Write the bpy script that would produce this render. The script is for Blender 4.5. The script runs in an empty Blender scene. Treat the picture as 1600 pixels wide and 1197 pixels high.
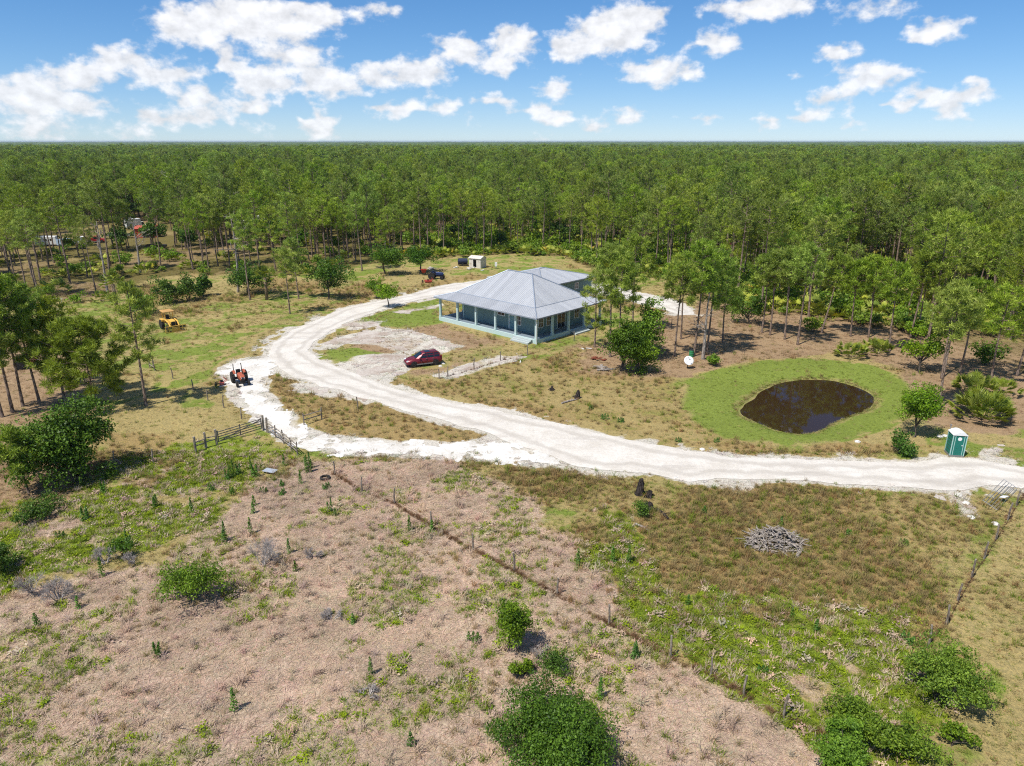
import bpy, math, random
import numpy as np
from mathutils import Vector, Matrix

SC = bpy.context.scene
COL = SC.collection
PI = math.pi

# ------------------------------------------------------------------ camera
FPX, CAM_H = 1110.0, 27.0                     # focal length in photo pixels (1600 wide), drone height in metres
PITCH = math.atan(378.0 / FPX)
SP, CP = math.sin(PITCH), math.cos(PITCH)
cam_d = bpy.data.cameras.new('camera')
cam_d.sensor_width = 36.0
cam_d.lens = 36.0 * FPX / 1600.0
cam_d.clip_start = 0.5
cam_d.clip_end = 40000.0
cam = bpy.data.objects.new('camera', cam_d)
COL.objects.link(cam)
cam.location = (0, 0, CAM_H)
cam.rotation_euler = (PI / 2 - PITCH, 0, 0)
SC.camera = cam

# ------------------------------------------------------------------ sun, exposure
SUN_EL, SUN_AZ = math.radians(60), math.radians(-132)     # azimuth from +Y towards +X
to_sun = Vector((math.sin(SUN_AZ) * math.cos(SUN_EL), math.cos(SUN_AZ) * math.cos(SUN_EL), math.sin(SUN_EL)))
sun_d = bpy.data.lights.new('sun', 'SUN')
sun_d.energy = 4.6
sun_d.angle = math.radians(0.5)
sun_d.color = (1.0, 0.95, 0.87)
sun = bpy.data.objects.new('sun', sun_d)
COL.objects.link(sun)
sun.rotation_euler = to_sun.to_track_quat('Z', 'Y').to_euler()
sun.location = (0, 0, 200)
vs = SC.view_settings
vs.view_transform = 'Standard'
vs.look = 'None'
vs.gamma = 1.0
vs.exposure = 0.25
vs.use_curve_mapping = False
SC.cycles.max_bounces = 6
SC.cycles.diffuse_bounces = 2
SC.cycles.glossy_bounces = 3
SC.cycles.transmission_bounces = 4
SC.cycles.transparent_max_bounces = 6
SC.cycles.caustics_reflective = False
SC.cycles.caustics_refractive = False
SC.cycles.use_denoising = False
SC.cycles.pixel_filter_type = 'BLACKMAN_HARRIS'
SC.cycles.filter_width = 1.15
SC.cycles.use_adaptive_sampling = True
SC.cycles.adaptive_threshold = 0.015
SC.cycles.sample_clamp_indirect = 4.0

# ------------------------------------------------------------------ photo pixel -> place on the flat ground
def G(px, py, z=0.0):
    u = (px - 800.0) / FPX
    v = (py - 598.5) / FPX
    t = (CAM_H - z) / (SP + v * CP)
    return (u * t, (CP - v * SP) * t)
def depth_at(px, py):
    v = (py - 598.5) / FPX
    return CAM_H / (SP + v * CP)
def height_of(px, py, top_py):
    """height of an upright thing standing at (px,py) whose top shows at row top_py"""
    Y = G(px, py)[1]
    v = (top_py - 598.5) / FPX
    return CAM_H + Y * (-SP - v * CP) / (CP - v * SP)
def GP(pts):
    return np.array([G(*p) for p in pts])
def srgb(r, g, b, k=1.0):
    def f(c):
        c = c / 255.0
        return (c / 12.92 if c <= 0.04045 else ((c + 0.055) / 1.055) ** 2.4) * k
    return (f(r), f(g), f(b), 1.0)

# ------------------------------------------------------------------ world: sky with fair-weather cumulus
world = bpy.data.worlds.new('World')
SC.world = world
world.use_nodes = True
class NT:
    """small helper that writes node graphs"""
    def __init__(s, tree):
        s.t = tree
        for n in list(tree.nodes):
            tree.nodes.remove(n)
    def n(s, kind, ins=None, **kw):
        nd = s.t.nodes.new(kind)
        for k, v in kw.items():
            setattr(nd, k, v)
        for k, v in (ins or {}).items():
            sock = nd.inputs[k]
            if hasattr(v, 'is_output') or isinstance(v, bpy.types.NodeSocket):
                s.t.links.new(v, sock)
            else:
                sock.default_value = v
        return nd
    def m(s, op, a, b=None, c=None, clamp=False):
        ins = {0: a}
        if b is not None: ins[1] = b
        if c is not None: ins[2] = c
        return s.n('ShaderNodeMath', ins, operation=op, use_clamp=clamp).outputs[0]
    def mix(s, f, a, b, blend='MIX'):
        nd = s.n('ShaderNodeMix', None, data_type='RGBA', blend_type=blend)
        for i, v in ((0, f), (6, a), (7, b)):
            if isinstance(v, bpy.types.NodeSocket): s.t.links.new(v, nd.inputs[i])
            else: nd.inputs[i].default_value = v
        return nd.outputs[2]
    def sm(s, x, lo, hi, a=0.0, b=1.0):
        return s.n('ShaderNodeMapRange', {0: x, 1: lo, 2: hi, 3: a, 4: b}, interpolation_type='SMOOTHSTEP').outputs[0]
    def noise(s, vec, scale, detail=3.0, rough=0.55, dist=0.0):
        return s.n('ShaderNodeTexNoise', {'Vector': vec, 'Scale': scale, 'Detail': detail, 'Roughness': rough, 'Distortion': dist})
    def link(s, a, b):
        s.t.links.new(a, b)

# cumulus seen in the photograph: (x, y, half width, half height, weight) in photo pixels; turned into azimuth / elevation
CLOUDS = [(300, 38, 75, 42, 1), (400, 30, 130, 45, 1.1), (490, 25, 70, 30, .9), (590, 12, 45, 22, .8), (190, 92, 70, 24, .9), (250, 118, 80, 18, 1),
          (120, 118, 70, 22, 1), (50, 150, 75, 38, 1.1), (130, 165, 50, 22, .9), (360, 97, 26, 18, .9), (460, 88, 72, 24, 1), (405, 130, 42, 24, 1),
          (510, 128, 62, 28, 1.05), (590, 118, 50, 24, .9), (650, 115, 58, 24, 1), (715, 78, 42, 22, .9), (800, 62, 36, 22, .9), (780, 100, 36, 18, .8),
          (310, 152, 40, 14, .8), (250, 185, 40, 16, .8), (320, 180, 32, 16, .8), (390, 168, 34, 16, .8), (500, 185, 22, 11, .8), (500, 208, 36, 12, .8),
          (610, 174, 24, 10, .9), (652, 165, 16, 9, .9), (705, 165, 16, 9, .9), (768, 155, 22, 9, .9), (890, 75, 48, 24, 1.05), (960, 48, 78, 38, 1.15), (1000, 28, 40, 24, 1),
          (1030, 112, 74, 22, 1.05), (1120, 68, 36, 16, .95), (1190, 8, 120, 24, 1.0), (1370, 14, 80, 20, .75), (1462, 48, 42, 18, .95), (868, 140, 28, 13, .9), (840, 172, 36, 11, .85),
          (870, 186, 26, 10, .8), (980, 180, 26, 14, .75), (925, 198, 26, 9, .6), (1310, 82, 30, 14, .8), (1365, 118, 72, 20, 1), (1300, 155, 46, 14, .9), (1270, 178, 20, 8, .9),
          (1208, 190, 20, 9, .9), (1440, 148, 26, 11, .9), (1478, 163, 32, 14, .9), (1522, 140, 26, 14, .95), (1405, 163, 18, 9, .8), (1500, 185, 20, 9, .6), (1325, 193, 12, 7, .7),
          (1095, 186, 20, 8, .6), (205, 208, 40, 10, .6), (60, 205, 80, 20, .75), (400, 205, 50, 12, .5), (730, 195, 20, 8, .5), (850, 212, 24, 6, .5), (1245, 122, 12, 6, .6), (700, 130, 16, 6, .4)]
def px_dir(px, py):
    u, v = (px - 800) / FPX, (py - 598.5) / FPX
    d = np.array([u, CP - v * SP, -SP - v * CP]); d /= np.linalg.norm(d)
    return math.atan2(d[0], d[1]), math.asin(d[2])
def build_world():
    w = NT(world.node_tree)
    out = w.n('ShaderNodeOutputWorld')
    sky = w.n('ShaderNodeTexSky', sky_type='NISHITA', sun_disc=False, sun_elevation=SUN_EL, sun_rotation=SUN_AZ % (2 * PI),
              air_density=SKY_AIR, dust_density=0.0, ozone_density=4.0, altitude=SKY_ALT)
    tc = w.n('ShaderNodeTexCoord').outputs['Generated']
    sx = w.n('ShaderNodeSeparateXYZ', {0: tc})
    az = w.m('ARCTAN2', sx.outputs[0], sx.outputs[1])
    el = w.m('ARCSINE', sx.outputs[2])
    AZ0, AZ1 = math.radians(-42), math.radians(42)
    NR, NC = 15, 62
    els = [math.radians(0.15 + 0.70 * i) for i in range(NR)]
    grid = np.zeros((NR, NC))
    cl = []
    for (x, y, a, b, k) in CLOUDS:
        A, E = px_dir(x, y); A2 = px_dir(x + a, y)[0]; E2 = px_dir(x, y - b)[1]
        cl.append((A, E, abs(A2 - A), abs(E2 - E), k + 0.22 if a < 45 else k))
    for i in range(NR):
        for j in range(NC):
            A = AZ0 + (AZ1 - AZ0) * j / (NC - 1)
            g = 0.0
            for (a, e, da, de, k) in cl:
                q = ((A - a) / (da * 0.70 + 0.007)) ** 2 + ((els[i] - e) / (de * 0.78 + 0.0035)) ** 2
                g = max(g, k * math.exp(-q * 0.8))
            grid[i, j] = min(1, g)
    f = w.n('ShaderNodeMapRange', {0: az, 1: AZ0, 2: AZ1}).outputs[0]
    # gentle domain warp so that the outlines are ragged
    wv = w.n('ShaderNodeCombineXYZ', {0: w.m('MULTIPLY', az, 26.0), 1: w.m('MULTIPLY', el, 48.0), 2: 0.0}).outputs[0]
    wn = w.noise(wv, 1.6, 1.0, 0.6); wn.noise_dimensions = '2D'
    ws = w.n('ShaderNodeSeparateColor', {0: wn.outputs[1]})
    f2 = w.m('ADD', f, w.m('MULTIPLY', w.m('SUBTRACT', ws.outputs[0], 0.5), 0.022))
    el2 = w.m('ADD', el, w.m('MULTIPLY', w.m('SUBTRACT', ws.outputs[1], 0.5), 0.012))
    chans = []
    HC = NC // 2
    fsplit = (HC - 0.5) / (NC - 1)
    is_r = w.m('GREATER_THAN', f2, fsplit)
    for r in range(NR // 3):
        cols = []
        for hh in range(2):
            j0 = hh * HC - hh
            lo, hi = j0 / (NC - 1), (j0 + HC) / (NC - 1)
            cr = w.n('ShaderNodeValToRGB', {0: w.n('ShaderNodeMapRange', {0: f2, 1: lo, 2: hi}).outputs[0]})
            rp = cr.color_ramp; rp.interpolation = 'LINEAR'
            while len(rp.elements) < HC + 1:
                rp.elements.new(0.5)
            for j in range(HC + 1):
                rp.elements[j].position = j / HC
            for j in range(HC + 1):
                c = min(NC - 1, j0 + j)
                rp.elements[j].color = (grid[3 * r, c], grid[3 * r + 1, c], grid[3 * r + 2, c], 1)
            cols.append(cr.outputs[0])
        sp = w.n('ShaderNodeSeparateColor', {0: w.mix(is_r, cols[0], cols[1])})
        chans += [sp.outputs[0], sp.outputs[1], sp.outputs[2]]
    cov = None
    d_el = els[1] - els[0]
    for i in range(NR):
        hat = w.m('SUBTRACT', 1.0, w.m('MULTIPLY', w.m('ABSOLUTE', w.m('SUBTRACT', el2, els[i])), 1.0 / d_el), clamp=True)
        cov = w.m('MULTIPLY', hat, chans[i]) if cov is None else w.m('MULTIPLY_ADD', hat, chans[i], cov)
    # beyond the frame the same kind of scattered cumulus goes on, from noise alone
    inside = w.m('MULTIPLY', w.sm(w.m('ABSOLUTE', az), math.radians(37), math.radians(41), 1, 0), w.sm(el, els[-1] - 0.02, els[-1], 1, 0))
    gv = w.n('ShaderNodeVectorMath', {0: tc, 1: (3.2, 3.2, 9.0)}, operation='MULTIPLY').outputs[0]
    gen = w.sm(w.noise(gv, 1.3, 1.0, 0.5).outputs[0], 0.54, 0.72)
    cov = w.m('ADD', w.m('MULTIPLY', cov, inside), w.m('MULTIPLY', gen, w.m('SUBTRACT', 1.0, inside)))
    # billows
    dv = w.n('ShaderNodeCombineXYZ', {0: w.m('MULTIPLY', az, 40.0), 1: w.m('MULTIPLY', el, 58.0), 2: 0.0}).outputs[0]
    dnn = w.noise(dv, 1.0, 5.0, 0.58); dnn.noise_dimensions = '2D'; dn = dnn.outputs[0]
    dv2 = w.n('ShaderNodeVectorMath', {0: dv, 1: (-0.35, 0.75, 0)}, operation='ADD').outputs[0]
    dnm = w.noise(dv2, 1.0, 2.0, 0.5); dnm.noise_dimensions = '2D'; dn2 = dnm.outputs[0]
    raw = w.m('ADD', w.m('MULTIPLY', cov, 0.95), w.m('MULTIPLY', w.m('SUBTRACT', dn, 0.5), 0.82))
    alpha = w.sm(raw, 0.29, 0.68)
    hz = w.sm(el, 0.0, 0.16)
    alpha = w.m('MULTIPLY', alpha, w.m('MULTIPLY_ADD', hz, 0.10, 0.86))
    lit = w.m('ADD', 0.5, w.m('MULTIPLY', w.m('SUBTRACT', dn, dn2), 1.6), clamp=True)
    core = w.sm(raw, 0.5, 1.25)
    bright = w.m('ADD', 0.72, w.m('ADD', w.m('MULTIPLY', lit, 0.24), w.m('MULTIPLY', core, 0.12)))
    ccol = w.n('ShaderNodeCombineColor', {0: bright, 1: w.m('MULTIPLY', bright, 1.01), 2: w.m('MULTIPLY', bright, 1.045)}).outputs[0]
    # the sky colour itself: clear subtropical blue
    hsv = w.n('ShaderNodeHueSaturation', {'Hue': SKY_HUE, 'Saturation': SKY_SAT, 'Value': SKY_VAL, 'Color': w.mix(1.0, sky.outputs[0], SKY_TINT, 'MULTIPLY')}).outputs[0]
    # soft shoulder: keeps the bright band at the horizon from washing out
    sh = w.n('ShaderNodeVectorMath', {0: hsv, 1: w.n('ShaderNodeVectorMath', {0: hsv, 1: (0.075, 0.062, 0.05), 2: (1, 1, 1)}, operation='MULTIPLY_ADD').outputs[0]}, operation='DIVIDE').outputs[0]
    bg1 = w.n('ShaderNodeBackground', {'Color': sh, 'Strength': 0.125})
    bg2 = w.n('ShaderNodeBackground', {'Color': ccol, 'Strength': CLOUD_STR})
    mx = w.n('ShaderNodeMixShader', {0: alpha, 1: bg1.outputs[0], 2: bg2.outputs[0]})
    w.link(mx.outputs[0], out.inputs[0])
SKY_HUE, SKY_SAT, SKY_VAL, CLOUD_STR = 0.5, 1.14, 1.08, 0.90
SKY_AIR, SKY_ALT = 1.0, 3000.0
SKY_TINT = (0.84, 0.93, 1.06, 1)
build_world()
world.cycles.sampling_method = 'NONE'

# ------------------------------------------------------------------ numeric helpers
def hash2(ix, iy, seed):
    h = (ix.astype(np.int64) * 374761393 + iy.astype(np.int64) * 668265263 + seed * 1442695041) & 0xFFFFFFFF
    h = ((h ^ (h >> 13)) * 1274126177) & 0xFFFFFFFF
    return ((h ^ (h >> 16)) & 0xFFFFFF) / float(0xFFFFFF)
def vnoise(x, y, seed=0):
    ix, iy = np.floor(x), np.floor(y)
    fx, fy = x - ix, y - iy
    fx = fx * fx * (3 - 2 * fx); fy = fy * fy * (3 - 2 * fy)
    a = hash2(ix, iy, seed); b = hash2(ix + 1, iy, seed); c = hash2(ix, iy + 1, seed); d = hash2(ix + 1, iy + 1, seed)
    return (a * (1 - fx) + b * fx) * (1 - fy) + (c * (1 - fx) + d * fx) * fy
def fbm(x, y, scale, seed=0, oct=4):
    s = np.zeros_like(x, dtype=float); amp = 0.5; tot = 0
    f = 1.0 / scale
    for o in range(oct):
        s += amp * vnoise(x * f + 17.3 * o, y * f - 9.1 * o, seed + o); tot += amp
        amp *= 0.5; f *= 2.03
    return s / tot
def sdf(x, y, poly):
    """signed distance to a polygon, positive inside"""
    n = len(poly)
    d2 = np.full(x.shape, 1e18)
    inside = np.zeros(x.shape, bool)
    for i in range(n):
        ax, ay = poly[i]; bx, by = poly[(i + 1) % n]
        ex, ey = bx - ax, by - ay
        wx, wy = x - ax, y - ay
        L = ex * ex + ey * ey + 1e-12
        t = np.clip((wx * ex + wy * ey) / L, 0, 1)
        d2 = np.minimum(d2, (wx - t * ex) ** 2 + (wy - t * ey) ** 2)
        if abs(ey) > 1e-9:
            c = (ay > y) != (by > y)
            inside ^= c & (x < ex * (y - ay) / ey + ax)
    d = np.sqrt(d2)
    return np.where(inside, d, -d)
def sdline(x, y, pts):
    d2 = np.full(np.shape(x), 1e18)
    for i in range(len(pts) - 1):
        ax, ay = pts[i]; bx, by = pts[i + 1]
        ex, ey = bx - ax, by - ay
        wx, wy = x - ax, y - ay
        t = np.clip((wx * ex + wy * ey) / (ex * ex + ey * ey + 1e-12), 0, 1)
        d2 = np.minimum(d2, (wx - t * ex) ** 2 + (wy - t * ey) ** 2)
    return np.sqrt(d2)
def smooth(x, lo, hi):
    t = np.clip((x - lo) / (hi - lo), 0, 1)
    return t * t * (3 - 2 * t)

# ------------------------------------------------------------------ mesh helpers
def mesh_np(name, V, polys, mats=(), smooth_shade=False, attrs=None):
    """polys: list of (index array n x k, material index)"""
    me = bpy.data.meshes.new(name)
    V = np.asarray(V, np.float32)
    me.vertices.add(len(V)); me.vertices.foreach_set('co', V.ravel())
    polys = [(np.asarray(p, np.int32), m) for p, m in polys if len(p)]
    nl = sum(p.size for p, _ in polys); npoly = sum(len(p) for p, _ in polys)
    if npoly:
        me.loops.add(nl); me.polygons.add(npoly)
        me.loops.foreach_set('vertex_index', np.concatenate([p.ravel() for p, _ in polys]))
        st, mi, o = [], [], 0
        for p, m in polys:
            k = p.shape[1]
            st.append(o + np.arange(len(p)) * k); o += p.size
            mi.append(np.full(len(p), m))
        me.polygons.foreach_set('loop_start', np.concatenate(st).astype(np.int32))
        me.polygons.foreach_set('material_index', np.concatenate(mi).astype(np.int32))
    for m in mats:
        me.materials.append(m)
    for an, (dt, arr) in (attrs or {}).items():
        a = me.attributes.new(an, dt, 'POINT')
        arr = np.asarray(arr)
        if dt == 'INT': a.data.foreach_set('value', arr.astype(np.int32).ravel())
        elif dt == 'FLOAT': a.data.foreach_set('value', arr.astype(np.float32).ravel())
        elif dt == 'FLOAT_VECTOR': a.data.foreach_set('vector', arr.astype(np.float32).ravel())
        elif dt == 'FLOAT_COLOR': a.data.foreach_set('color', arr.astype(np.float32).ravel())
    me.update(calc_edges=True)
    if npoly:
        me.polygons.foreach_set('use_smooth', np.full(npoly, smooth_shade))
    me.validate()
    return me
class MB:
    """collects shapes into one mesh"""
    def __init__(s): s.v = []; s.f = []; s.mi = []; s.cur = 0
    def mat(s, i): s.cur = i; return s
    def add(s, vs, fs):
        o = len(s.v); s.v += [tuple(p) for p in vs]
        for f in fs: s.f.append(tuple(o + i for i in f)); s.mi.append(s.cur)
        return s
    def box(s, c, d, rz=0.0, rx=0.0, ry=0.0, taper=1.0, M=None):
        hx, hy, hz = d[0] / 2, d[1] / 2, d[2] / 2
        R = M or (Matrix.Rotation(rz, 3, 'Z') @ Matrix.Rotation(ry, 3, 'Y') @ Matrix.Rotation(rx, 3, 'X'))
        vs = []
        for z, k in ((-hz, 1.0), (hz, taper)):
            for x, y in ((-hx, -hy), (hx, -hy), (hx, hy), (-hx, hy)):
                p = R @ Vector((x * k, y * k, z)); vs.append((p.x + c[0], p.y + c[1], p.z + c[2]))
        return s.add(vs, [(3, 2, 1, 0), (4, 5, 6, 7), (0, 1, 5, 4), (1, 2, 6, 5), (2, 3, 7, 6), (3, 0, 4, 7)])
    def tube(s, pts, rads, n=8, caps=True):
        pts = [Vector(p) for p in pts]
        if not hasattr(rads, '__len__'): rads = [rads] * len(pts)
        o = len(s.v); vs = []; fs = []
        up = Vector((0, 0, 1))
        for i, p in enumerate(pts):
            t = (pts[min(i + 1, len(pts) - 1)] - pts[max(i - 1, 0)]).normalized()
            a = t.cross(up if abs(t.z) < 0.95 else Vector((1, 0, 0))).normalized(); b = a.cross(t)
            for k in range(n):
                q = p + (a * math.cos(2 * PI * k / n) + b * math.sin(2 * PI * k / n)) * rads[i]
                vs.append(tuple(q))
        for i in range(len(pts) - 1):
            for k in range(n):
                fs.append((i * n + k, i * n + (k + 1) % n, (i + 1) * n + (k + 1) % n, (i + 1) * n + k))
        if caps:
            fs.append(tuple(range(n))[::-1]); fs.append(tuple((len(pts) - 1) * n + k for k in range(n)))
        return s.add(vs, fs)
    def ring(s, c, axis, prof, n=20):
        """lathe: prof = [(along axis, radius)] about axis through c"""
        ax = Vector(axis).normalized()
        a = ax.cross(Vector((0, 0, 1)) if abs(ax.z) < 0.9 else Vector((1, 0, 0))).normalized(); b = ax.cross(a)
        vs = []; fs = []
        for (h, r) in prof:
            for k in range(n):
                q = Vector(c) + ax * h + (a * math.cos(2 * PI * k / n) + b * math.sin(2 * PI * k / n)) * r
                vs.append(tuple(q))
        for i in range(len(prof) - 1):
            for k in range(n):
                fs.append((i * n + k, i * n + (k + 1) % n, (i + 1) * n + (k + 1) % n, (i + 1) * n + k))
        fs.append(tuple(range(n))[::-1]); fs.append(tuple((len(prof) - 1) * n + k for k in range(n)))
        return s.add(vs, fs)
    def loft(s, rings, close=True, caps=True):
        n = len(rings[0]); vs = [p for r in rings for p in r]; fs = []
        for i in range(len(rings) - 1):
            for k in range(n if close else n - 1):
                fs.append((i * n + k, i * n + (k + 1) % n, (i + 1) * n + (k + 1) % n, (i + 1) * n + k))
        if caps:
            fs.append(tuple(range(n))[::-1]); fs.append(tuple((len(rings) - 1) * n + k for k in range(n)))
        return s.add(vs, fs)
    def prism(s, prof, y0, y1):
        """profile in x,z extruded along y"""
        return s.loft([[(x, y0, z) for x, z in prof], [(x, y1, z) for x, z in prof]])
    def mesh(s, name, mats, sm=False):
        me = bpy.data.meshes.new(name)
        me.from_pydata(s.v, [], s.f)
        if not isinstance(mats, (list, tuple)): mats = [mats]
        for m in mats: me.materials.append(m)
        me.polygons.foreach_set('material_index', s.mi)
        if sm: me.polygons.foreach_set('use_smooth', [True] * len(me.polygons))
        me.update()
        return me
def thing(name, label, cat, loc=(0, 0, 0), rz=0.0, group=None, mesh=None, scale=1.0):
    o = bpy.data.objects.new(name, mesh)
    COL.objects.link(o)
    o.location = loc; o.rotation_euler = (0, 0, rz)
    if scale != 1.0: o.scale = (scale,) * 3 if not hasattr(scale, '__len__') else scale
    o['label'] = label; o['category'] = cat
    if group: o['group'] = group
    return o
def part(name, mesh, parent, loc=None, rot=None, label=None, kind=None):
    o = bpy.data.objects.new(name, mesh)
    COL.objects.link(o); o.parent = parent
    if loc is not None: o.location = loc
    if rot is not None: o.rotation_euler = rot
    if label: o['label'] = label
    if kind: o['kind'] = kind
    return o
def structure(name, mesh, label):
    o = bpy.data.objects.new(name, mesh); COL.objects.link(o)
    o['kind'] = 'structure'; o['label'] = label
    return o

# ------------------------------------------------------------------ materials
def newmat(name):
    m = bpy.data.materials.new(name); m.use_nodes = True
    return m, NT(m.node_tree)
def bsdf(t, col, rough=0.8, metal=0.0, spec=0.3, normal=None, **kw):
    ins = {'Base Color': col, 'Roughness': rough, 'Metallic': metal, 'Specular IOR Level': spec}
    if normal is not None: ins['Normal'] = normal
    ins.update(kw)
    b = t.n('ShaderNodeBsdfPrincipled', ins)
    o = t.n('ShaderNodeOutputMaterial'); t.link(b.outputs[0], o.inputs[0])
    return b
def plain(name, col, rough=0.6, metal=0.0, var=0.18, scale=3.0, spec=0.4, bump=0.0, dirt=None):
    """paint / metal / rubber with uneven wear"""
    m, t = newmat(name)
    tc = t.n('ShaderNodeTexCoord').outputs['Object']
    n = t.noise(tc, scale, 4.0, 0.6).outputs[0]
    n2 = t.noise(tc, scale * 7, 2.0, 0.5).outputs[0]
    k = t.m('ADD', 1.0 - var, t.m('ADD', t.m('MULTIPLY', n, var * 1.3), t.m('MULTIPLY', n2, var * 0.7)))
    c = t.mix(1.0, col, t.n('ShaderNodeCombineColor', {0: k, 1: k, 2: k}).outputs[0], 'MULTIPLY')
    if dirt:
        c = t.mix(t.sm(n, 0.52, 0.72, 0.0, 0.7), c, dirt)
    nm = None
    if bump:
        nm = t.n('ShaderNodeBump', {'Strength': bump, 'Distance': 0.02, 'Height': n2}).outputs[0]
    bsdf(t, c, rough, metal, spec, nm)
    return m
def foliage_mat(name, c1, c2, trans=0.35, rough=0.55, obj_var=0.25, yellow=None, spec=0.25):
    """leaves: colour differs leaf to leaf (attribute 'lv') and plant to plant"""
    m, t = newmat(name)
    lv = t.n('ShaderNodeAttribute', attribute_name='lv').outputs['Fac']
    rnd = t.n('ShaderNodeObjectInfo').outputs['Random']
    col = t.mix(lv, c1, c2)
    if yellow:
        col = t.mix(t.sm(t.m('FRACT', t.m('MULTIPLY', lv, 7.31)), 0.84, 0.9), col, yellow)
    hs = t.n('ShaderNodeHueSaturation', {'Hue': t.m('ADD', 0.5, t.m('MULTIPLY', t.m('SUBTRACT', t.m('FRACT', t.m('MULTIPLY', rnd, 5.7)), 0.5), 0.05 * obj_var * 4)),
                                         'Saturation': t.m('SUBTRACT', 1.05, t.m('MULTIPLY', t.m('FRACT', t.m('MULTIPLY', rnd, 3.3)), obj_var * 0.9)),
                                         'Value': t.m('ADD', 1.0 - obj_var, t.m('MULTIPLY', rnd, 2 * obj_var)), 'Color': col}).outputs[0]
    d = t.n('ShaderNodeBsdfPrincipled', {'Base Color': hs, 'Roughness': rough, 'Specular IOR Level': spec})
    tr = t.n('ShaderNodeBsdfTranslucent', {'Color': t.mix(1.0, hs, (1.0, 1.05, 0.55, 1), 'MULTIPLY')})
    mx = t.n('ShaderNodeMixShader', {0: trans, 1: d.outputs[0], 2: tr.outputs[0]})
    o = t.n('ShaderNodeOutputMaterial'); t.link(mx.outputs[0], o.inputs[0])
    return m
def bark_mat(name, c1, c2):
    m, t = newmat(name)
    tc = t.n('ShaderNodeTexCoord').outputs['Object']
    mp = t.n('ShaderNodeMapping', {'Vector': tc, 'Scale': (6, 6, 1.6)}).outputs[0]
    n = t.noise(mp, 1.4, 5.0, 0.65).outputs[0]
    c = t.mix(t.sm(n, 0.35, 0.65), c1, c2)
    nm = t.n('ShaderNodeBump', {'Strength': 0.6, 'Distance': 0.05, 'Height': n}).outputs[0]
    bsdf(t, c, 0.9, 0, 0.15, nm)
    return m
# ------------------------------------------------------------------ the lie of the land (zones in photo pixels, turned into metres)
Z_DRY = GP([(468, 722), (560, 716), (640, 722), (700, 735), (790, 757), (850, 800), (900, 860), (950, 900), (985, 960), (1050, 1020), (1150, 1090), (1260, 1160), (1320, 1230),
            (1250, 1420), (-300, 1420), (-300, 960), (0, 945), (130, 905), (250, 870), (330, 820), (380, 765), (430, 735)])
Z_GREENL = GP([(-150, 830), (0, 790), (120, 748), (200, 712), (300, 690), (420, 680), (470, 705), (455, 725), (390, 755), (350, 812), (260, 852), (140, 885), (0, 930), (-150, 960)])
Z_MEADOW = GP([(740, 726), (900, 735), (1080, 757), (1300, 757), (1500, 775), (1565, 795), (1500, 900), (1450, 1000), (1350, 1010), (1150, 985), (1000, 960), (930, 880), (860, 800)])
Z_GREENR = GP([(880, 790), (960, 780), (1010, 830), (1000, 880), (1080, 930), (1250, 930), (1400, 960), (1450, 1050), (1480, 1160), (1430, 1260), (1320, 1220), (1200, 1115), (1060, 1030), (985, 935), (930, 860)])
Z_MEADOW2 = GP([(620, 602), (700, 592), (830, 556), (930, 575), (1000, 585), (1060, 592), (1080, 640), (1130, 680), (1250, 697), (1400, 692), (1480, 700), (1400, 715), (1150, 714), (1000, 692), (800, 645), (690, 624)])
Z_MEADOW3 = GP([(425, 585), (470, 598), (600, 634), (740, 674), (770, 688), (560, 690), (470, 665), (430, 630)])
Z_POND = GP([(1152, 636), (1160, 627), (1175, 615), (1200, 598), (1240, 588), (1290, 587), (1330, 595), (1362, 608), (1369, 621), (1355, 636), (1325, 643), (1300, 655), (1282, 667), (1255, 672), (1220, 669), (1190, 657), (1160, 645)])
def chaikin(P, n=2):
    for _ in range(n):
        Q = np.roll(P, -1, 0); P = np.stack([P * .75 + Q * .25, P * .25 + Q * .75], 1).reshape(-1, 2)
    return P
Z_POND = chaikin(Z_POND, 1)
Z_PLAWN = GP([(1062, 632), (1080, 595), (1130, 574), (1200, 563), (1290, 561), (1360, 570), (1405, 588), (1418, 612), (1400, 650), (1370, 668), (1320, 684), (1250, 692), (1170, 688), (1110, 672)])
Z_HLAWN = GP([(500, 520), (560, 494), (620, 482), (682, 466), (690, 503), (640, 512), (570, 508), (520, 520)])
Z_HLAWN2 = GP([(485, 552), (560, 545), (610, 552), (560, 562), (520, 572), (492, 562)])
Z_DIRT = GP([(920, 580), (925, 545), (1000, 520), (1060, 490), (1120, 465), (1200, 470), (1300, 480), (1420, 510), (1620, 560), (1650, 640), (1560, 665), (1470, 660), (1425, 600), (1400, 570), (1300, 553), (1180, 560), (1075, 585), (1000, 592)])
Z_RTAN = GP([(1620, 770), (1588, 800), (1478, 985), (1570, 1060), (1545, 1197), (1560, 1400), (2300, 1400), (2300, 800)])
Z_YARD = GP([(640, 590), (700, 582), (830, 553), (930, 545), (900, 515), (838, 545), (690, 508), (600, 512), (700, 540), (690, 570), (640, 575)])
Z_DIRTL = GP([(-80, 640), (0, 600), (20, 520), (120, 560), (150, 640), (60, 660), (150, 720), (190, 770), (110, 800), (-80, 850)])
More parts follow.
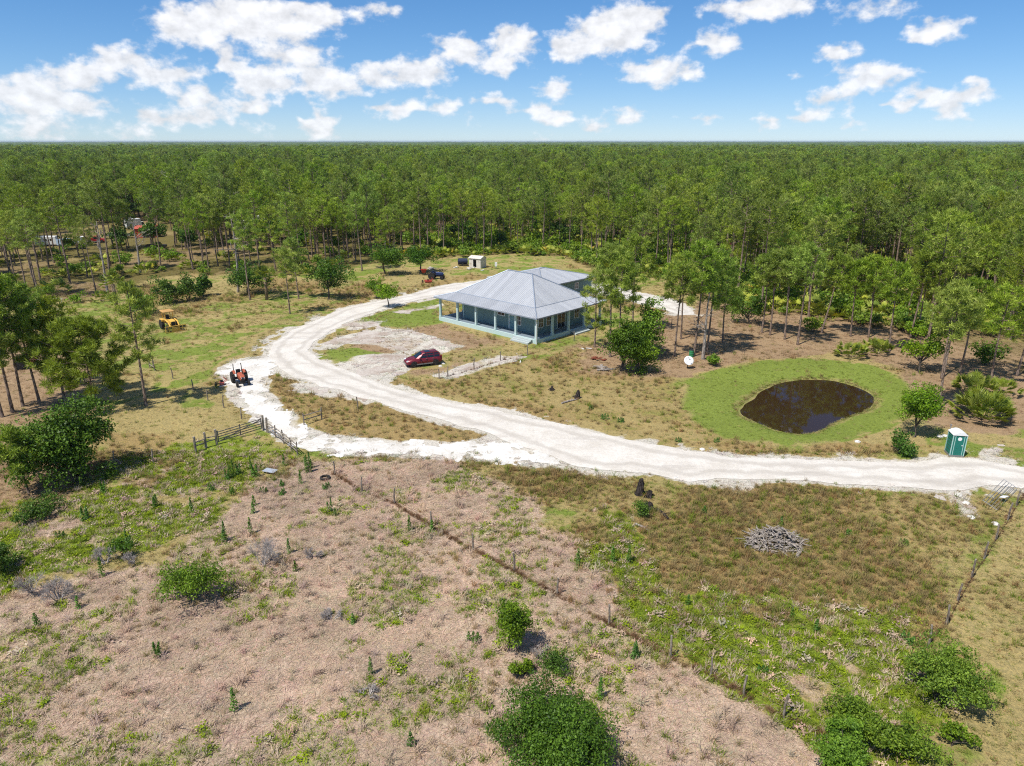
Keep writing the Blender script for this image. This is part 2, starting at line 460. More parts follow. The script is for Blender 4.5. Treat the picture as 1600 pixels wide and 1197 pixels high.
Z_ROAD = GP([(1700, 752), (1600, 731), (1516, 716), (1468, 716), (1431, 722), (1319, 720), (1150, 714), (1076, 705), (1013, 693), (950, 680), (875, 663), (800, 646.5), (740, 634), (700, 627.5),
             (652, 616), (597, 600), (565, 587), (520, 571), (494, 561), (482, 547), (492, 533), (520, 515.5), (550, 500.5), (590, 487), (630, 473.5), (673, 465.4), (720, 458), (760, 452), (800, 448),
             (900, 449), (925, 461), (960, 462), (990, 470), (1040, 484), (1062, 492), (1085, 492), (1072, 476), (1040, 466), (1000, 458), (965, 449), (935, 441), (905, 437), (860, 436), (800, 435), (748, 439), (713, 443), (675.6, 450), (635.5, 462),
             (600, 469), (540, 480.5), (493, 500.5), (450, 520.5), (428, 535.5), (417, 550), (420, 560), (440, 577), (465, 591), (495, 601), (540, 613), (590, 628.5), (665, 651), (740, 670), (800, 692),
             (900, 729), (950, 734), (1026, 741), (1076, 754), (1126, 749), (1262, 752), (1403, 760), (1496, 767), (1544, 759), (1600, 762), (1700, 782)])
Z_PATH = GP([(420, 556), (395, 560), (365, 566), (342, 582), (358, 598), (366, 612), (378, 630), (402, 654), (422, 672), (445, 686), (470, 697), (500, 703), (530, 708), (600, 711), (700, 714), (800, 723), (905, 731),
             (860, 714), (800, 692), (770, 690), (700, 694), (650, 690), (575, 688), (525, 684), (485, 675), (462, 662), (458, 652), (432, 636), (418, 612), (412, 592), (430, 575), (436, 566)])
Z_SAND = [GP([(531, 510), (550, 503), (597, 502), (588, 509), (550, 515)]),
          GP([(496, 545), (532, 526), (600, 512), (650, 519), (718, 541), (700, 549), (655, 548), (640, 552), (625, 551), (590, 540), (545, 536), (520, 543)]),
          GP([(558, 557), (625, 550), (648, 560), (640, 572), (597, 601), (560, 590), (530, 574)]),
          GP([(686, 586), (740, 565), (780, 557), (818, 558), (790, 568), (705, 592)]),
          GP([(660, 482), (690, 474), (690, 478), (625, 490), (620, 486)]),
          GP([(1500, 762), (1516, 790), (1510, 800), (1492, 784), (1478, 768), (1484, 760)]),
          GP([(1540, 706), (1562, 704), (1558, 711), (1536, 711)]),
          GP([(455, 600), (480, 598), (545, 615), (560, 624), (500, 618), (462, 610)])]
Z_MULCH = GP([(560, 540), (600, 528), (640, 524), (670, 534), (655, 547), (615, 552), (575, 549)])
FOREST = GP([(-700, 470), (-200, 470), (0, 470), (110, 475), (175, 462), (215, 440), (300, 425), (370, 432), (450, 432), (560, 418), (640, 398), (700, 402), (770, 398), (880, 398), (940, 420), (1000, 432), (1090, 440),
             (1150, 482), (1260, 498), (1350, 505), (1400, 515), (1480, 545), (1560, 590), (1620, 600), (1900, 640), (2300, 500)])
FOREST = np.vstack([FOREST, [(16000, 900), (16000, 16000), (-16000, 16000), (-16000, 900)]])
C_CLEAR = GP([(45, 386), (150, 388), (262, 386), (290, 372), (250, 352), (200, 346), (60, 360)])
FENCE_A = [(523, 741), (566, 768), (617, 787), (674, 823), (739, 859), (803, 892), (871, 930), (951, 976), (1047, 1028), (1110, 1056), (1162, 1088), (1225, 1120), (1290, 1150)]
FENCE_B = [(1600, 775), (1588, 790), (1575, 812), (1556, 842), (1538, 872), (1518, 902), (1497, 938), (1478, 975), (1450, 1010)]
FENCE_C = [(686, 592), (700, 588), (741, 577), (782, 564), (824, 555), (897, 533)]
FENCE_D = [(412, 671), (378, 655), (350, 637), (325, 625), (302, 610), (270, 592), (240, 575)]
FENCE_E = [(306, 706), (240, 722), (180, 728), (120, 745)]

def pond_depth(x, y):
    s = sdf(x, y, Z_POND)
    s = s + (fbm(x, y, 1.6, 611, 3) - .5) * .45
    return -0.95 * smooth(s, -2.2, 3.0) - 0.12 * smooth(s, -9, -1)
def hgt(x, y):
    x = np.asarray(x, float); y = np.asarray(y, float)
    near = smooth(y, 400, 150)
    h = (fbm(x, y, 9.0, 5, 3) - 0.5) * 0.22 * near
    h = h + pond_depth(x, y)
    hs = np.maximum(np.abs((x - 3.2) * 0.651 + (y - 112) * 0.759) - 12, np.abs((x - 3.2) * -0.759 + (y - 112) * 0.651) - 14)
    return h * smooth(hs, -2, 6) if True else h
def H1(x, y):
    return float(hgt(np.array([x]), np.array([y]))[0])
def zones(x, y):
    """weights: 0 tan, 1 dry thatch, 2 lush green, 3 lawn, 4 bare / pine straw, 5 white sand, 6 woodland floor, 7 rough meadow"""
    n1 = fbm(x, y, 6.0, 11, 4) - 0.5
    n2 = fbm(x, y, 1.6, 23, 4) - 0.5
    n3 = fbm(x, y, 3.0, 37, 4)
    e = n1 * 5.0 + n2 * 2.2
    W = np.zeros((len(x), 8))
    W[:, 0] = 0.35
    W[:, 1] = smooth(sdf(x, y, Z_DRY) + e, -1.2, 1.2) * 1.6
    W[:, 7] = np.maximum.reduce([smooth(sdf(x, y, Z_MEADOW) + e, -1.5, 1.5), smooth(sdf(x, y, Z_MEADOW2) + e * .8, -1.2, 1.2), smooth(sdf(x, y, Z_MEADOW3) + e * .5, -1, 1)]) * 1.2
    gl = smooth(sdf(x, y, Z_GREENL) + e, -1.5, 2.0)
    gr = smooth(sdf(x, y, Z_GREENR) + e * 1.3, -1.0, 1.4)
    W[:, 2] = np.maximum(gl * smooth(n3, 0.30, 0.52) * 1.9, gr * smooth(n3, 0.32, 0.52) * 3.0)
    W[:, 1] = np.maximum(W[:, 1], np.maximum(gl, gr) * smooth(fbm(x, y, 1.3, 163, 3), 0.46, 0.36) * 1.0)
    W[:, 1] *= 1 - 0.8 * gr
    # green regrowth coming up in patches through the dry thatch, more of it towards the camera
    gp = fbm(x, y, 4.2, 71, 5); gp2 = fbm(x, y, 1.1, 91, 4)
    reg = smooth(gp + 0.35 * (gp2 - 0.5) + 0.09 * smooth(y, 48, 28), 0.55, 0.67) * W[:, 1]
    W[:, 2] = np.maximum(W[:, 2], reg * 0.8)
    W[:, 7] = np.maximum(W[:, 7], 0.35 * smooth(fbm(x, y, 7.0, 55, 4), 0.45, 0.62))
    W[:, 3] = np.maximum.reduce([smooth(sdf(x, y, Z_PLAWN) + n1 * 2.5, -1.2, 2.0) * 3, smooth(sdf(x, y, Z_HLAWN) + n1 * 3, -1, 1.5) * 2, smooth(sdf(x, y, Z_HLAWN2) + n1 * 2, -1, 1) * 1.6])
    W[:, 3] = np.maximum(W[:, 3], 0.75 * smooth(fbm(x, y, 11.0, 141, 5), 0.44, 0.60) * (W[:, 1] < .2) * smooth(sdf(x, y, Z_DIRT), 1, -3))
    W[:, 0] = np.maximum(W[:, 0], 1.6 * smooth(fbm(x, y, 2.0, 151, 4) + 0.10 * smooth(sdf(x, y, Z_PLAWN), 3.5, 0.5), .50, .62) * (W[:, 3] > .5))
    rt = smooth(sdf(x, y, Z_RTAN), -1, .5); W[:, 3] *= 1 - .85 * rt; W[:, 7] *= 1 - .6 * rt; W[:, 2] *= 1 - .7 * rt
    W[:, 4] = np.maximum.reduce([smooth(sdf(x, y, Z_DIRT) + e * 1.2, -2, 2.5) * 2, smooth(sdf(x, y, Z_YARD) + e, -1.5, 2) * 0.7, smooth(sdf(x, y, Z_DIRTL) + e * 1.2, -2, 2) * 1.2])
    fo = smooth(sdf(x, y, FOREST) + e * 1.5, -3, 5)
    W[:, 6] = fo * 2.2
    W[:, 4] = np.maximum(W[:, 4], fo * smooth(fbm(x, y, 14, 3, 3), 0.48, 0.6) * 1.6)
    rd = sdf(x, y, Z_ROAD)
    sp = smooth(rd + n2 * 2.4, -0.9, 0.2)
    sp = np.maximum(sp, 0.85 * smooth(n2 + n1, 0.12, 0.3) * smooth(rd, -2.6, -0.3) * smooth(rd, 1, -0.2))
    for pz in Z_SAND: sp = np.maximum(sp, smooth(sdf(x, y, pz) + n2 * 1.6, -0.7, 0.3) * 0.55)
    sp = np.maximum(sp, smooth(sdf(x, y, Z_PATH) + n2 * 1.8, -0.9, 0.1) * 0.5)
    ps = sdf(x, y, Z_POND)
    W[:, 5] = sp * 4
    W[:, 0] = np.maximum(W[:, 0], smooth(ps + n2 * 2, -1.3, -0.3) * 5)
    W[:, 4] = np.maximum(W[:, 4], smooth(ps, 0.2, 0.8) * 30)
    W[:, 4] = np.maximum(W[:, 4], smooth(sdf(x, y, Z_MULCH) + e * .4, -0.8, 0.8) * 3)
    W /= W.sum(1, keepdims=True)
    return W
KA = 0.78        # photo tone -> albedo
ZC = [srgb(182, 168, 116, KA), srgb(220, 195, 170, KA), srgb(144, 164, 60, KA * .85), srgb(148, 164, 74, KA * .85), srgb(186, 157, 122, KA * .9),
      srgb(236, 228, 212, KA * .9), srgb(136, 124, 74, KA * .85), srgb(178, 157, 108, KA * .93)]
ZCa = np.array([c[:3] for c in ZC])

def ground_material():
    m, t = newmat('ground_soil_and_grass')
    pos = t.n('ShaderNodeNewGeometry').outputs['Position']
    za = t.n('ShaderNodeSeparateColor', {0: t.n('ShaderNodeAttribute', attribute_name='za').outputs['Color']})
    zb = t.n('ShaderNodeSeparateColor', {0: t.n('ShaderNodeAttribute', attribute_name='zb').outputs['Color']})
    zc = t.n('ShaderNodeSeparateColor', {0: t.n('ShaderNodeAttribute', attribute_name='zc').outputs['Color']})
    W = [za.outputs[0], za.outputs[1], za.outputs[2], zb.outputs[0], zb.outputs[1], zb.outputs[2], zc.outputs[0], zc.outputs[1]]
    na = t.noise(pos, 0.9, 6.0, 0.65).outputs[0]
    nb = t.noise(pos, 4.5, 4.0, 0.7).outputs[0]
    mp = t.n('ShaderNodeMapping', {'Vector': pos, 'Rotation': (0, 0, 0.6), 'Scale': (9, 3.2, 9)}).outputs[0]
    ns = t.noise(mp, 2.0, 4.0, 0.7).outputs[0]
    col = (0.2, 0.17, 0.1, 1)
    # each zone breaks through where its weight beats a noise threshold
    order = [(0, 0.0), (7, 0.35), (6, 0.3), (4, 0.3), (1, 0.45), (3, 0.35), (2, 0.45), (5, 0.4)]
    for k, soft in order:
        c = ZC[k]
        dark = tuple(v * 0.72 for v in c[:3]) + (1,)
        lite = tuple(min(0.9, v * 1.22) for v in c[:3]) + (1,)
        if k in (0, 7): lite = (c[0] * 1.3, c[1] * 1.18, c[2] * 1.05, 1)
        if k == 2: lite = (c[0] * 1.35, c[1] * 1.25, c[2] * 1.2, 1)
        tex = t.mix(t.sm(t.m('ADD', t.m('MULTIPLY', nb, 0.5), t.m('MULTIPLY', ns, 0.5)), 0.36, 0.64), dark, lite)
        if k == 0:
            col = tex; continue
        f = t.sm(t.m('ADD', W[k], t.m('MULTIPLY', t.m('SUBTRACT', t.m('ADD', t.m('MULTIPLY', na, 0.6), t.m('MULTIPLY', nb, 0.4)), 0.5), 1.1 * soft + 0.2)), 0.22, 0.52)
        col = t.mix(f, col, tex)
    big = t.noise(pos, 0.13, 3.0, 0.6).outputs[0]
    kk = t.m('ADD', 0.80, t.m('MULTIPLY', big, 0.4))
    col = t.mix(1.0, col, t.n('ShaderNodeCombineColor', {0: kk, 1: kk, 2: kk}).outputs[0], 'MULTIPLY')
    nm = t.n('ShaderNodeBump', {'Strength': 0.9, 'Distance': 0.12, 'Height': t.m('ADD', nb, t.m('MULTIPLY', ns, 0.7))}).outputs[0]
    bsdf(t, col, 0.95, 0, 0.1, nm)
    return m
M_GROUND = ground_material()
def build_ground():
    ys = [-120, -80, -50, -25, -8, 4, 10]
    y = 15.0
    while y < 260: ys.append(y); y *= 1.0062
    while y < 16000: ys.append(y); y *= 1.12
    ys = np.array(ys + [16000.0])
    us = np.concatenate([np.linspace(-3.2, -1.15, 14), np.linspace(-1.1, 1.1, 470), np.linspace(1.15, 3.2, 14)])
    sc = np.sqrt(ys ** 2 + 12 ** 2)
    X = us[None, :] * sc[:, None]; Y = np.repeat(ys[:, None], len(us), 1)
    x, y = X.ravel(), Y.ravel()
    z = hgt(x, y)
    rd = sdf(x, y, Z_ROAD)
    z = z * smooth(rd, 0.2, -2.5) + np.where(rd > 0, 0.0, 0)
    nr, nc = X.shape
    i = np.arange(nr * nc).reshape(nr, nc)
    q = np.stack([i[:-1, :-1], i[:-1, 1:], i[1:, 1:], i[1:, :-1]], -1).reshape(-1, 4)
    W = zones(x, y)
    o = np.ones(len(x))
    me = mesh_np('ground', np.stack([x, y, z], 1), [(q, 0)], [M_GROUND], True, {
        'za': ('FLOAT_COLOR', np.stack([W[:, 0], W[:, 1], W[:, 2], o], 1)), 'zb': ('FLOAT_COLOR', np.stack([W[:, 3], W[:, 4], W[:, 5], o], 1)), 'zc': ('FLOAT_COLOR', np.stack([W[:, 6], W[:, 7], o * 0, o], 1))})
    structure('ground', me, 'dry pasture, grass and pine straw reaching to the horizon')
build_ground()

# ------------------------------------------------------------------ white shell drive, broken side track, sand patches: sheets with ragged edges
def sheet(name, field, bounds, step, mat, label, z0=0.03, kind='structure'):
    x0, x1, y0, y1 = bounds
    xs = np.arange(x0, x1, step); ys = np.arange(y0, y1, step)
    X, Y = np.meshgrid(xs, ys)
    F = field(X.ravel(), Y.ravel()).reshape(X.shape)
    V = []; A = []; quads = []; tris = []
    vid = {}
    def vert(key, x, y, f):
        k = vid.get(key)
        if k is None:
            k = len(V); vid[key] = k; V.append((x, y)); A.append(f)
        return k
    pos = F > 0
    any_ = pos[:-1, :-1] | pos[1:, :-1] | pos[:-1, 1:] | pos[1:, 1:]
    for j, i in zip(*np.nonzero(any_)):
        cs = [(j, i), (j, i + 1), (j + 1, i + 1), (j + 1, i)]
        poly = []
        for k in range(4):
            a, b = cs[k], cs[(k + 1) % 4]
            fa, fb = F[a], F[b]
            if fa > 0: poly.append(vert(a, xs[a[1]], ys[a[0]], fa))
            if (fa > 0) != (fb > 0):
                t = fa / (fa - fb)
                key = (min(a, b), max(a, b))
                poly.append(vert(key, xs[a[1]] + t * (xs[b[1]] - xs[a[1]]), ys[a[0]] + t * (ys[b[0]] - ys[a[0]]), 0.0))
        if len(poly) == 4: quads.append(poly)
        elif len(poly) >= 3:
            for k in range(1, len(poly) - 1): tris.append((poly[0], poly[k], poly[k + 1]))
    V = np.array(V); A = np.array(A)
    g = hgt(V[:, 0], V[:, 1]) * smooth(sdf(V[:, 0], V[:, 1], Z_ROAD), 0.2, -2.5)
    z = g + z0 * np.clip(A / 0.25, 0.25, 1.0) + 0.02
    me = mesh_np(name, np.column_stack([V, z]), [(np.array(quads), 0), (np.array(tris).reshape(-1, 3), 0)], [mat], True, {'edge': ('FLOAT', A)})
    o = bpy.data.objects.new(name, me); COL.objects.link(o)
    o['kind'] = kind; o['label'] = label
    return o
def shell_mat(name, c_lo, c_hi, tracks=True):
    m, t = newmat(name)
    pos = t.n('ShaderNodeNewGeometry').outputs['Position']
    ed = t.n('ShaderNodeAttribute', attribute_name='edge').outputs['Fac']
    a = t.noise(pos, 0.35, 5.0, 0.6).outputs[0]
    b = t.noise(pos, 3.5, 5.0, 0.7).outputs[0]
    c = t.mix(t.sm(t.m('ADD', t.m('MULTIPLY', a, 0.55), t.m('MULTIPLY', b, 0.45)), 0.36, 0.62), c_lo, c_hi)
    if tracks:
        w = t.m('ADD', ed, t.m('MULTIPLY', t.m('SUBTRACT', a, 0.5), 1.2))
        tr = t.m('MULTIPLY', t.sm(w, 0.7, 1.2), t.sm(w, 1.9, 1.4))
        c = t.mix(t.m('MULTIPLY', tr, 0.5), c, srgb(190, 182, 170, KA))
        st = t.noise(t.n('ShaderNodeMapping', {'Vector': pos, 'Scale': (.12, .5, 1)}).outputs[0], 1.0, 5.0, 0.65).outputs[0]
        c = t.mix(t.m('MULTIPLY', t.sm(st, .54, .66), .45), c, srgb(190, 182, 172, KA))
    peb = t.n('ShaderNodeTexVoronoi', {'Vector': pos, 'Scale': 7.0}).outputs['Distance']
    c = t.mix(t.m('MULTIPLY', t.sm(b, 0.62, 0.75), 0.45), c, srgb(150, 138, 112, KA))
    nm = t.n('ShaderNodeBump', {'Strength': 0.5, 'Distance': 0.05, 'Height': t.m('ADD', b, t.m('MULTIPLY', peb, 0.4))}).outputs[0]
    bsdf(t, c, 0.95, 0, 0.1, nm)
    return m
M_SHELL = shell_mat('crushed_shell', srgb(222, 214, 201, KA * .94), srgb(243, 237, 226, KA * .94))
M_SHELLB = shell_mat('loose_shell', srgb(226, 220, 208, KA * .9), srgb(250, 246, 238, KA * .98), False)
M_SAND = shell_mat('pale_sand', srgb(190, 170, 152, KA * .8), srgb(232, 222, 210, KA * .84), False)
def f_road(x, y):
    return sdf(x, y, Z_ROAD) + (fbm(x, y, 2.2, 301, 4) - 0.5) * 1.1
def f_path(x, y):
    s = sdf(x, y, Z_PATH)
    n = fbm(x, y, 1.3, 311, 4) - 0.5
    mid = fbm(x, y, 0.9, 317, 3)
    core = np.minimum(s, 1.2) * 0.62 + n * 2.1 - 0.05
    return np.where(mid < 0.36, core - (0.36 - mid) * 6, core)
def f_sand(x, y):
    s = np.full(x.shape, -99.0)
    for pz in Z_SAND: s = np.maximum(s, sdf(x, y, pz))
    n = fbm(x, y, 1.7, 331, 5) - 0.5
    mu = sdf(x, y, Z_MULCH)
    return np.minimum(s, 1.0) * 0.6 + n * 4.2 - 0.42 - smooth(mu, -1.0, 0.6) * 0.55
structure_road = sheet('road', f_road, (-36, 66, 52, 145), 0.3, M_SHELL, 'white crushed shell drive curving past the house')
sheet('gravel_path', f_path, (-38, 12, 56, 92), 0.16, M_SHELLB, 'patchy bright white shell track looping past the orange tractor', 0.02)
sheet('sand_patch', f_sand, (-30, 62, 48, 130), 0.2, M_SAND, 'thin pale sand showing through the yard grass', 0.012)

# ------------------------------------------------------------------ pond
def water_mat():
    m, t = newmat('tannin_water')
    pos = t.n('ShaderNodeNewGeometry').outputs['Position']
    n = t.noise(pos, 1.1, 3.0, 0.5).outputs[0]
    nm = t.n('ShaderNodeBump', {'Strength': 0.02, 'Distance': 0.03, 'Height': n}).outputs[0]
    bsdf(t, (0.032, 0.018, 0.008, 1), 0.012, 0, 0.5, nm, **{'IOR': 1.33})
    return m
def build_pond():
    c = Z_POND.mean(0); pts = []
    P = np.vstack([Z_POND, Z_POND[:1]])
    for i in range(len(Z_POND)):
        for k in range(2): pts.append(P[i] + (P[i + 1] - P[i]) * k / 4)
    pts = np.array(pts); pts = c + (pts - c) * 1.12
    V = [(c[0], c[1], -0.5)] + [(p[0], p[1], -0.5) for p in pts]
    n = len(pts)
    me = mesh_np('pond_water', V, [(np.array([(0, 1 + i, 1 + (i + 1) % n) for i in range(n)]), 0)], [water_mat()])
    structure('pond_water', me, 'dark brown pond water mirroring the pines')
build_pond()
# ------------------------------------------------------------------ vegetation building blocks (numpy)
def cat_meshes(parts):
    """parts: list of (V, [(idx, mat)], lv) -> one"""
    V = []; P = []; L = []; o = 0
    for v, ps, lv in parts:
        V.append(v); L.append(lv)
        for p, m in ps: P.append((np.asarray(p) + o, m))
        o += len(v)
    return np.vstack(V), P, np.concatenate(L)
def unit(v):
    return v / (np.linalg.norm(v, axis=-1, keepdims=True) + 1e-9)
def tube_np(pts, rads, n=6):
    pts = np.asarray(pts, float); rads = np.asarray(rads, float)
    t = np.gradient(pts, axis=0); t = unit(t)
    ref = np.where(np.abs(t[:, 2:3]) < 0.95, np.array([[0, 0, 1.0]]), np.array([[1.0, 0, 0]]))
    a = unit(np.cross(t, ref)); b = np.cross(a, t)
    k = np.arange(n) * 2 * PI / n
    V = pts[:, None, :] + (a[:, None, :] * np.cos(k)[None, :, None] + b[:, None, :] * np.sin(k)[None, :, None]) * rads[:, None, None]
    m = len(pts); i = np.arange(m * n).reshape(m, n); j = np.roll(i, -1, 1)
    q = np.stack([i[:-1], j[:-1], j[1:], i[1:]], -1).reshape(-1, 4)
    return V.reshape(-1, 3), q
def needles(rng, centers, axes, per, ln, wd, spread=0.8):
    """tufts of needle blades: centres (m,3), growing axis (m,3)"""
    m = len(centers)
    d = axes[:, None, :] * 0.75 + rng.normal(0, spread, (m, per, 3)); d = unit(d)
    L = ln * rng.uniform(0.6, 1.15, (m, per, 1))
    side = unit(np.cross(d, rng.normal(0, 1, (m, per, 3)))) * wd * rng.uniform(0.7, 1.2, (m, per, 1))
    c = centers[:, None, :] + rng.normal(0, 0.08, (m, per, 3))
    tip = c + d * L; mid = c + d * L * 0.45
    V = np.stack([c, mid + side, tip, mid - side], 2).reshape(-1, 3)
    q = np.arange(m * per * 4).reshape(-1, 4)
    lv = np.repeat(np.clip(rng.normal(0.5, 0.25, (m, 1)) + rng.normal(0, 0.12, (m, per)), 0, 1).ravel(), 4)
    return V, q, lv
def leaves(rng, centers, normals, size, flat=0.5):
    n = len(centers)
    nn = unit(normals * flat + rng.normal(0, 0.6, (n, 3)) + np.array([0, 0, 0.25]))
    a = unit(np.cross(nn, rng.normal(0, 1, (n, 3)))); b = np.cross(nn, a)
    s = size * rng.uniform(0.6, 1.3, (n, 1))
    V = np.stack([centers - a * s, centers + b * s * 0.55, centers + a * s, centers - b * s * 0.55], 1).reshape(-1, 3)
    q = np.arange(n * 4).reshape(-1, 4)
    lv = np.repeat(np.clip(rng.normal(0.5, 0.22, n), 0, 1), 4)
    return V, q, lv
def pine_parts(seed, h, cb=0.55, cr=2.2, nb=26, tufts=7, per=14, ln=0.5, wd=0.055, r0=None, lean=0.03, dense=1.0):
    """returns trunk (V,q) and crown (V,q,lv) of a slash pine"""
    rng = np.random.default_rng(seed)
    r0 = r0 or 0.06 + h * 0.0068
    la = rng.uniform(0, 2 * PI); bend = rng.normal(0, 0.012 * h, 2)
    k = np.linspace(0, 1, 8)
    px = math.cos(la) * lean * h * k + bend[0] * np.sin(k * PI); py = math.sin(la) * lean * h * k + bend[1] * np.sin(k * PI * 1.3)
    pts = np.stack([px, py, h * k - 0.15 * (k == 0)], 1)
    rads = r0 * (1 - 0.78 * k ** 1.1); rads[0] *= 1.25
    tv, tq = tube_np(pts, rads, 7)
    TV = [(tv, [(tq, 0)], np.zeros(len(tv)))]
    C, A = [], []
    for i in range(nb):
        t = (i + rng.uniform(0, 0.9)) / nb
        zz = h * (cb + (0.985 - cb) * t)
        p0 = np.array([np.interp(zz, pts[:, 2], pts[:, 0]), np.interp(zz, pts[:, 2], pts[:, 1]), zz])
        az = i * 2.399 + rng.uniform(-0.5, 0.5)
        prof = (0.45 + 0.6 * math.sin(PI * min(1, t * 0.85 + 0.12))) * (1 - 0.55 * t ** 4)
        Lb = cr * prof * rng.uniform(0.6, 1.15)
        up = 0.12 + 0.55 * t + rng.uniform(-0.12, 0.15)
        d = unit(np.array([math.cos(az), math.sin(az), up]))
        mid = p0 + d * Lb * 0.55 + np.array([0, 0, -0.06 * Lb]); end = p0 + d * Lb + np.array([0, 0, 0.10 * Lb])
        bv, bq = tube_np([p0, mid, end], [r0 * 0.28, r0 * 0.16, 0.015], 4)
        TV.append((bv, [(bq, 0)], np.zeros(len(bv))))
        nt = max(3, int(tufts * (0.5 + 0.6 * prof))); ncl = max(1, int(round(Lb * 1.25)) + 1)
        for c in range(ncl):
            s = 1.0 if c == 0 else rng.uniform(0.4, 1.0)
            q0 = (p0 + (mid - p0) * s * 2 if s < 0.5 else mid + (end - mid) * (s - 0.5) * 2)
            q0 = q0 + rng.normal(0, 0.13 * Lb, 3) * np.array([1, 1, 0.5]) * (c > 0)
            for j in range(max(2, nt // ncl)):
                C.append(q0 + rng.normal(0, 0.20, 3) * np.array([1, 1, 0.7])); A.append(unit(d * 0.5 + np.array([0, 0, 0.9])))
    for j in range(3):      # stubs of dead branches below the crown
        zz = h * cb * rng.uniform(0.55, 0.98); az = rng.uniform(0, 2 * PI)
        p0 = np.array([np.interp(zz, pts[:, 2], pts[:, 0]), np.interp(zz, pts[:, 2], pts[:, 1]), zz])
        Lb = rng.uniform(0.4, 1.3)
        bv, bq = tube_np([p0, p0 + np.array([math.cos(az), math.sin(az), rng.uniform(-.1, .4)]) * Lb], [0.04, 0.012], 3)
        TV.append((bv, [(bq, 0)], np.zeros(len(bv))))
    tV, tP, _ = cat_meshes(TV)
    cV, cQ, lv = needles(rng, np.array(C), np.array(A), int(per * dense), ln, wd)
    return (tV, [p for p, _ in tP]), (cV, cQ, lv)
def broad_parts(seed, rx, rz, zc, clumps=26, per=60, leaf=0.16, rc=0.32, trunk_r=0.14, stems=1, hollow=0.45, flat_bottom=0.25, ry=None):
    """oak / shrub: lumpy crown of leaf clumps around limbs"""
    rng = np.random.default_rng(seed)
    ry = ry or rx
    d = unit(rng.normal(0, 1, (clumps, 3)))
    d[:, 2] = np.where(d[:, 2] < -flat_bottom, -flat_bottom * rng.uniform(0.3, 1, clumps), d[:, 2])
    lump = 0.82 + 0.30 * np.sin(d[:, 0] * 3.1 + seed) * np.cos(d[:, 1] * 2.7 + seed * 1.7) + rng.normal(0, 0.10, clumps)
    rad = (hollow + (1 - hollow) * rng.uniform(0, 1, clumps) ** 0.5) * lump
    cc = d * rad[:, None] * np.array([rx, ry, rz]) + np.array([0, 0, zc])
    lc = rng.normal(0, 1, (4, 3)) * np.array([rx, ry, rz * .5]) * .30; lr = rng.uniform(.58, .86, 4); wl = rng.integers(0, 4, clumps)
    cc = (cc - [0, 0, zc]) * lr[wl][:, None] + lc[wl] + [0, 0, zc]
    cc[:, 2] = np.maximum(cc[:, 2], 0.12 * zc)
    cs = rc * rx * rng.uniform(0.7, 1.35, clumps)
    dd = unit(rng.normal(0, 1, (clumps, per, 3)))
    rr = rng.uniform(0.3, 1.0, (clumps, per, 1)) ** 0.5
    off = dd * rr * cs[:, None, None] * np.array([1, 1, 0.75])
    c = (cc[:, None, :] + off).reshape(-1, 3); nn = (dd * 0.6 + d[:, None, :] * 0.6).reshape(-1, 3)
    keep = c[:, 2] > 0.03
    V, q, lv = leaves(rng, c[keep], nn[keep], leaf)
    cl = np.repeat(np.repeat(rng.normal(0, 0.16, clumps), per)[keep], 4)
    lv = np.clip(lv + cl, 0, 1)
    T = []
    for s in range(stems):
        a = rng.uniform(0, 2 * PI)
        base = np.array([math.cos(a), math.sin(a), 0]) * trunk_r * (1.2 if stems > 1 else 0)
        fork = np.array([rng.normal(0, 0.08 * rx), rng.normal(0, 0.08 * rx), max(0.25, zc - rz * 0.55)]) + base * 2
        tv, tq = tube_np([base - [0, 0, .1], (base + fork) / 2 + rng.normal(0, .03 * rx, 3), fork], [trunk_r * 1.2, trunk_r, trunk_r * 0.8], 7)
        T.append((tv, [(tq, 0)], np.zeros(len(tv))))
        for i in range(s, min(clumps, 18), stems):
            e = cc[i]
            bv, bq = tube_np([fork, (fork + e) / 2 + np.array([0, 0, 0.06 * rz]) + rng.normal(0, .05 * rx, 3), e], [trunk_r * 0.45, trunk_r * 0.28, 0.012], 4)
            T.append((bv, [(bq, 0)], np.zeros(len(bv))))
    tV, tP, _ = cat_meshes(T)
    return (tV, [p for p, _ in tP]), (V, q, lv)
M_PINE = foliage_mat('pine_needles', srgb(94, 121, 32, .92), srgb(186, 205, 84, .93), 0.34, 0.5, 0.15)
M_PINED = foliage_mat('pine_needles_olive', srgb(88, 110, 36, .92), srgb(164, 181, 80, .92), 0.34, 0.5, 0.14)
M_OAK = foliage_mat('oak_leaves', srgb(50, 82, 24, .85), srgb(114, 150, 50, .86), 0.28, 0.5, 0.10)
M_BUSH = foliage_mat('bright_bush_leaves', srgb(80, 110, 26, .85), srgb(160, 188, 60, .85), 0.35, 0.5, 0.10)
M_THICK = foliage_mat('thicket_leaves', srgb(64, 98, 22, .9), srgb(146, 178, 52, .9), 0.33, 0.5, 0.10)
M_SAPL = foliage_mat('sapling_leaves', srgb(96, 134, 36, .8), srgb(164, 196, 72, .82), 0.4, 0.5, 0.10)
M_PALM = foliage_mat('palmetto_fronds', srgb(100, 122, 40, .95), srgb(190, 196, 84, .95), 0.25, 0.45, 0.12, yellow=srgb(206, 186, 74, .85))
M_WEED = foliage_mat('weed_leaves', srgb(60, 98, 34, .9), srgb(118, 160, 58, .9), 0.3, 0.5, 0.15)
M_BARK = bark_mat('pine_bark', srgb(88, 70, 58, .8), srgb(176, 156, 140, .8))
M_BARKO = bark_mat('oak_bark', srgb(70, 62, 54, .8), srgb(130, 120, 108, .8))
M_GREY = bark_mat('weathered_wood', srgb(122, 112, 104, .85), srgb(190, 180, 170, .85))
M_CHAR = bark_mat('charred_wood', srgb(20, 18, 18), srgb(74, 66, 62))
